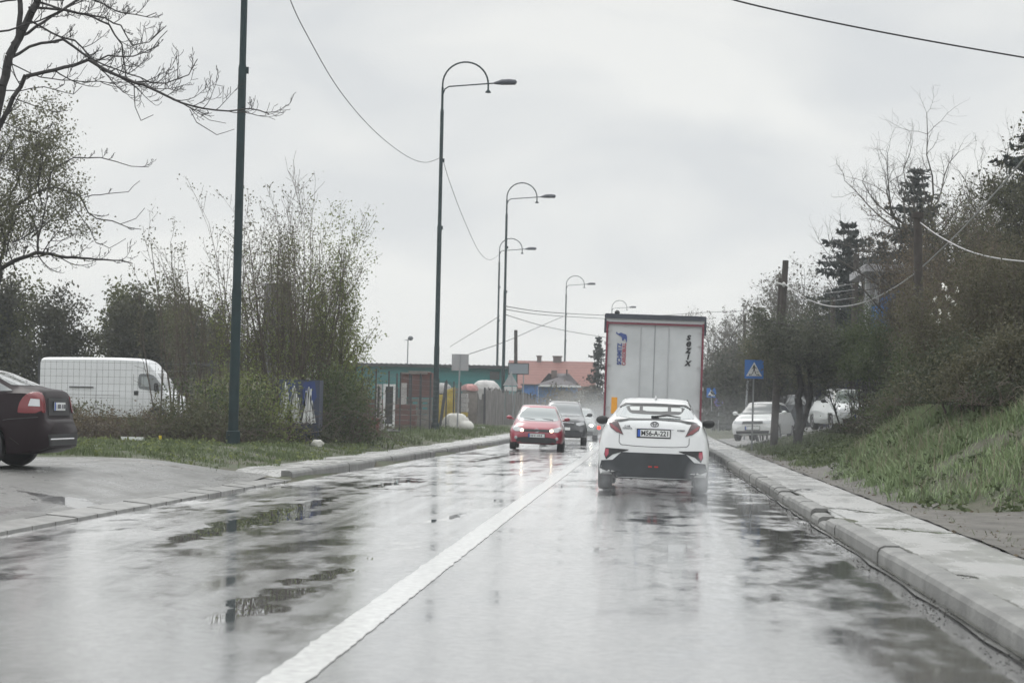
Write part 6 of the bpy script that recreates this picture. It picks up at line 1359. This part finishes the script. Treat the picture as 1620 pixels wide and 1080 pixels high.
# shelf with white packages and a pink heap
Y_ = 112; o = yard('package_stack', 'narrow stack of white and yellow packages beside the board fence', 'stack', 735, Y_); hz = D(735, 622, Y_).z - o.location.z
for k in range(7): MB().box((.04 * math.sin(k * 3), .3, hz * (k + .5) / 7), (.42, .5, hz / 7 - .02)).build('package', M_yel if k in (2,) else MATS['soiled_white'], o, bevel=.02)
MB().box((-.32, .3, hz / 2), (.22, .5, hz)).build('brown_bale', M_rust, o)
def heap(name, label, cat, px, Y, w_, d_, h_, m, seed, z0=0.0, group=None):
    o = yard(name, label, cat, px, Y, group=group); Rh = random.Random(seed); V_, F_ = [], []; n, m_ = 26, 12
    for i in range(m_ + 1):
        for k in range(n):
            a = math.pi * .5 * i / m_; t = 2 * math.pi * k / n; q = 1 + .10 * math.sin(3 * t + seed) + .07 * math.sin(7 * t + 2 * a * 3) + Rh.uniform(-.05, .05) * (i > 0)
            V_.append((w_ / 2 * math.cos(a) ** .6 * math.cos(t) * q, d_ / 2 * math.cos(a) ** .6 * math.sin(t) * q, z0 + h_ * math.sin(a) * (1 + .10 * math.sin(4 * t + seed) * (1 - i / m_)) + Rh.uniform(-.02, .02)))
    for i in range(m_):
        for k in range(n): F_.append((i * n + k, i * n + (k + 1) % n, (i + 1) * n + (k + 1) % n, (i + 1) * n + k))
    link('cover', np_mesh(name, V_, F_, m, True), o); return o
M_tarp = pm('pale_tarpaulin', (.44, .43, .42), .5, var=.25, vscale=2.2, bump=.6, bscale=5); M_sack = pm('white_sack_plastic', (.56, .55, .51), .5, var=.12, vscale=2, bump=.7, bscale=4)
M_pink = pm('faded_pink_cloth', (.42, .22, .21), .7, var=.3, vscale=3)
Y_ = 124; o = heap('tarpaulin_heap', 'pale tarpaulin draped over a tall heap above the board fence', 'tarpaulin', 769, Y_, 1.75, 1.5, .85, M_tarp, 3, z0=D(769, 622, Y_).z - gzf(tx(769, Y_), Y_)); zt = D(769, 622, Y_).z - o.location.z
MB().box((0, 0, zt * .52), (1.45, 1.2, zt * 1.04)).build('load', M_board, o)
mb = MB(); 
for k, (x, h) in enumerate(((-.78, .5), (-.3, .42), (.2, .45), (.8, .95))): mb.prism([(x - .14, zt + .3), (x + .16, zt + .3), (x + .10, zt - h), (x - .05, zt - h * .8)], -.80, -.77)
mb.build('hanging_folds', M_tarp, o)
Y_ = 114; o = heap('pink_heap', 'low heap of faded pink cloth on top of the packages', 'heap', 744, Y_, 1.0, .8, .38, M_pink, 5, z0=D(744, 617, Y_).z - gzf(tx(744, Y_), Y_)); zt = D(744, 617, Y_).z - o.location.z; MB().box((0, 0, zt / 2), (.85, .6, zt)).build('support_box', M_pal, o)
Y_ = 91.5; o = heap('white_sack', 'big white slumped sack lying on the grass by the second lamp post', 'sack', 722, Y_, 1.28, .9, .76, M_sack, 9)
MB().blob((.45, -.1, .18), (.42, .34, .30), random.Random(4), 14, .06).build('slumped_end', M_sack, o, smooth=True)
for nm, lab, cat, px, Y_, m, sz in (('paper_litter', 'flat white litter lying beyond the sack', 'litter', 760, 100, M_signw, (.7, .3, .06)), ('foam_slab', 'flat white slab lying on the grass by the brambles', 'slab', 212, 47, M_signw, (.62, .2, .07)), ('paper_scrap', 'small white scrap on the grass nearest the lot', 'litter', 156, 40, M_signw, (.12, .08, .02)), ('plastic_bag', 'crumpled pale bag at the foot of the painted cabinet', 'bag', 504, 50, M_sack, (.34, .2, .20)), ('brown_carton', 'small brown carton in the grass below the teal window', 'carton', 575, 62, pm('carton_brown', (.22, .15, .11), .8), (.5, .3, .28)), ('white_pedestal', 'white stone pedestal standing in the grass before the door frames', 'pedestal', 603, 72, MATS['soiled_white'], (.32, .3, .5)), ('rubbish_bag', 'black rubbish bag in the grass before the brick stack', 'bag', 621, 70, M_trim, (.50, .35, .22)), ('yellow_scrap', 'yellow plastic scrap on the brambles left of the near lamp post', 'litter', 256, 46.5, pm('bright_yellow', (.65, .50, .03), .5), (.07, .06, .15))):
    o = yard(nm, lab, cat, px, Y_)
    if cat in ('bag',): MB().blob((0, 0, sz[2] * .45), (sz[0] / 2, sz[1] / 2, sz[2] / 2), random.Random(len(lab)), 12, .18).build('bag', m, o, smooth=True)
    elif nm == 'white_pedestal': MB().box((0, 0, .25), (.24, .24, .5)).box((0, 0, .53), (.40, .36, .07)).box((0, 0, .03), (.34, .32, .06)).build('column', m, o, bevel=.01)
    elif nm == 'brown_carton': MB().box((0, 0, sz[2] / 2), sz).build('box', m, o, bevel=.01); MB().box((.2, 0, sz[2] + .05), (.14, .28, .02), ry=-.7).build('flap', m, o)
    else:
        Rz = random.Random(len(lab)); n = 9; MB().prism([(sz[0] / 2 * math.cos(6.283 * k / n) * Rz.uniform(.75, 1.1), sz[1] / 2 * math.sin(6.283 * k / n) * Rz.uniform(.75, 1.1)) for k in range(n)], .05, .05 + sz[2], 'Z').build('scrap', m, o)
for i, (px, Y_, lab) in enumerate(((571, 70, 'left red pallet in the yard grass'), (587, 72, 'right red pallet beside the white pedestal'))):
    o = yard('red_pallet', lab, 'pallet', px, Y_, group='red pallets'); mb = MB()
    for k in range(4): mb.box((0, 0, .10 + k * .14), (.75, .6, .05))
    for x in (-.3, 0, .3): mb.box((x, 0, .27), (.08, .55, .5))
    mb.build('slats', pm('dull_red', (.26, .055, .045), .7, var=.3), o)
# more of the yard's clutter
for i, (px, Y_, w_, n_, m_, lab) in enumerate(((641, 84, .9, 5, M_rust, 'reddish crates stacked low before the brick stack'), (668, 86, .8, 4, M_pal, 'grey pallets stacked right of the brick stack'), (713, 103, .9, 9, M_pal, 'tall grey pallet stack behind the right yellow sheet'), (590, 90, 1.1, 6, M_rust, 'rusty crates piled below the teal window'))):
    o = yard('crate_stack', lab, 'crates', px, Y_, group='crate stacks in the yard')
    for k in range(n_): MB().box((Rf.uniform(-.05, .05), .5, .11 + k * .23), (w_, .9, .19), rz=Rf.uniform(-.06, .06)).build('crate', m_, o, bevel=.01)
for i, (px, Y_, zz, lab) in enumerate(((700, 100, 1.75, 'grey white wrapped bale on the pallets behind the second lamp post'),)):
    o = heap('wrapped_bale', lab, 'bale', px, Y_, .9, .8, .5, M_tarp, 21 + i, z0=zz); MB().box((0, 0, zz / 2), (.7, .6, zz)).build('pallets', M_pal, o) if i == 0 else None
# painted cabinet in the shrubs
Y_ = 51; o = yard('painted_cabinet', 'dark cabinet with white and blue brush strokes painted on its front behind shrubs', 'cabinet', 474, Y_); a = D(444, 600, Y_); c = D(506, 672, Y_); w_ = c.x - a.x; zt = a.z - o.location.z; zb = c.z - o.location.z
MB().box((0, .3, zt / 2), (w_, .6, zt)).build('box', pm('cabinet_dark', (.035, .045, .075), .6, var=.2), o)
mb = MB(); Rb = random.Random(12); mb2 = MB()
h_ = zt - zb
for cx, x0 in ((-.72, -.9), (-.28, -.4), (.42, .3)):
    for k in range(11):
        u = (k - 5) / 5 + Rb.uniform(-.08, .08); xb_ = cx * w_ * .5 + u * .21; xt_ = cx * w_ * .5 + u * .10 + .05 * Rb.random(); top_ = zb + h_ * (1 - .45 * abs(u) ** 1.5) * Rb.uniform(.80, .98); mb.prism([(xb_ - .024, zb + .06 * Rb.random()), (xb_ + .024, zb + .05), (xt_ + .014, top_), (xt_ - .014, top_)], -.012, -.008)
mb.build('white_strokes', M_signw, o)
mb2.prism([(.08, zb + h_ * .95), (.40, zb + h_ * .97), (.46, zb + h_ * .62), (.24, zb + h_ * .30), (.10, zb + h_ * .50)], -.007, -.004); mb2.prism([(-.34, zb + h_ * .98), (-.12, zb + h_ * .95), (-.10, zb + .1), (-.30, zb + .08)], -.007, -.004); mb2.build('blue_field', pm('deep_blue', (.02, .04, .15), .6), o)
# grey upright slab behind the tall shrub
Y_ = 66; o = yard('grey_slab', 'tall weathered grey hoarding seen through the tallest shrub', 'hoarding', 436, Y_); w_ = D(457, 500, Y_).x - D(415, 500, Y_).x; zt = D(436, 448, Y_).z - o.location.z
MB().box((0, 0, zt * .66), (w_, .12, zt * .68)).build('board', pm('weathered_grey', (.17, .165, .175), .8, var=.15, vscale=1), o)
for s in (-.4, .4): MB().box((s * w_, .1, zt * .4), (.08, .08, zt * .8)).build('post', M_fpost, o)
# ------------------------------------------------------------------ right: house among the trees
Y_ = 66; o = yard('veranda_house', 'grey boarded house corner with a white veranda frame and blue posts among the trees', 'house', 1405, Y_); V0 = Vector(o.location)
a = D(1373, 430, Y_) - V0; c = D(1440, 640, Y_) - V0
MB().box(((a.x + c.x) / 2 + .3, 2.0, a.z / 2 - .1), (c.x - a.x, 3.6, a.z - .2)).build('wall', pm('grey_boards', (.15, .15, .155), .8, var=.25, vscale=1.5), o)
MB().box(((a.x + c.x) / 2 + .2, 1.4, a.z + .06), (c.x - a.x + .8, 5.0, .24)).build('roof', pm('pale_roof_edge', (.34, .34, .35), .6, var=.2), o)
for x in (1372, 1388): p = D(x, 440, Y_) - V0; MB().box((p.x, -.2, p.z / 2), (.14, .14, p.z)).build('post', pm('veranda_white', (.42, .42, .42), .6), o)
for i, x in enumerate((1379, 1386, 1393, 1400)):
    p = D(x, 484, Y_) - V0; q = D(x, 560, Y_) - V0; MB().box((p.x, -.45, (p.z + q.z) / 2), (.12, .05, p.z - q.z)).build('blue_board', pm('blue_board_paint', (.055, .16, .40), .6, var=.3, vscale=2), o)
p = D(1400, 467, Y_) - V0; MB().box((p.x + .3, -.45, p.z), (1.1, .12, .22), ry=-.5).build('blue_brace', MATS['blue_board_paint'], o)
Y_ = 80; q_ = D(1328, 606, Y_); o = yard('dark_blue_wall', 'dark blue garden wall glimpsed above the silvery parked car', 'wall', 1328, Y_); zt = D(1328, 588, Y_).z - o.location.z; MB().box((.3, .1, zt / 2), (2.4, .2, zt)).box((.3, .1, zt + .03), (2.5, .3, .06)).build('wall', pm('navy_render', (.030, .040, .085), .7, var=.2), o)
Y_ = 70; o = yard('slatted_fence', 'dark slatted fence with blue and white bits behind the bushes', 'fence', 1425, Y_); zt = D(1425, 604, Y_).z - o.location.z
mb = MB()
for k in range(14): mb.box((-1.4 + k * .2, 0, zt * .5 - .05 * (k % 3)), (.11, .03, zt))
mb.build('boards', M_board, o)
for k in range(5): MB().box((-1.0 + k * .28, -.03, zt - .15 - .08 * (k % 2)), (.12, .03, .28)).build('board', (MATS['blue_board_paint'], M_signw)[k % 2], o)
# ------------------------------------------------------------------ road spray and the damp air
def vol_mat(name, dens, c=(.86, .88, .9), falloff=True):
    m = bpy.data.materials.new(name); m.use_nodes = True; t = m.node_tree; t.nodes.clear(); o = t.nodes.new('ShaderNodeOutputMaterial'); v = t.nodes.new('ShaderNodeVolumePrincipled'); v.inputs['Color'].default_value = (*c, 1)
    if falloff:
        tcn = t.nodes.new('ShaderNodeTexCoord'); g = t.nodes.new('ShaderNodeTexGradient'); g.gradient_type = 'SPHERICAL'; t.links.new(tcn.outputs['Object'], g.inputs['Vector'])
        nn = t.nodes.new('ShaderNodeTexNoise'); nn.inputs['Scale'].default_value = 2.5; t.links.new(tcn.outputs['Object'], nn.inputs['Vector'])
        q = t.nodes.new('ShaderNodeMath'); q.operation = 'MULTIPLY'; t.links.new(g.outputs['Fac'], q.inputs[0]); t.links.new(nn.outputs['Fac'], q.inputs[1]); q2 = t.nodes.new('ShaderNodeMath'); q2.operation = 'MULTIPLY'; q2.inputs[1].default_value = dens * 2; t.links.new(q.outputs[0], q2.inputs[0]); t.links.new(q2.outputs[0], v.inputs['Density'])
    else: v.inputs['Density'].default_value = dens
    t.links.new(v.outputs[0], o.inputs['Volume']); return m
def spray(label, c, r, dens):
    o = MB().blob((0, 0, 0), (1, 1, 1), n=16).build('spray', vol_mat('spray_air', dens)); o.location = c; o.scale = r; return tag(o, label, 'spray', 'road spray', 'stuff')
cx = p0.x
spray('pale water spray behind the left rear wheel of the white crossover', (cx - .80, 31.6, .20), (.34, 1.7, .32), .12)
spray('pale water spray behind the right rear wheel of the white crossover', (cx + .82, 31.5, .26), (.38, 1.9, .44), .38)
spray('mist thrown up on both sides of the lorry', (tp.x + 1.6, 60, .9), (4.2, 15, 1.3), .018)
spray('mist hanging behind the oncoming cars', (tx(930, 92), 92, .9), (3.4, 16, 1.6), .05)
hz_ = MB().box((0, 140, 14), (400, 560, 32)).build('haze', vol_mat('damp_air', .0007, (.90, .93, .96), False)); tag(hz_, kind='stuff')
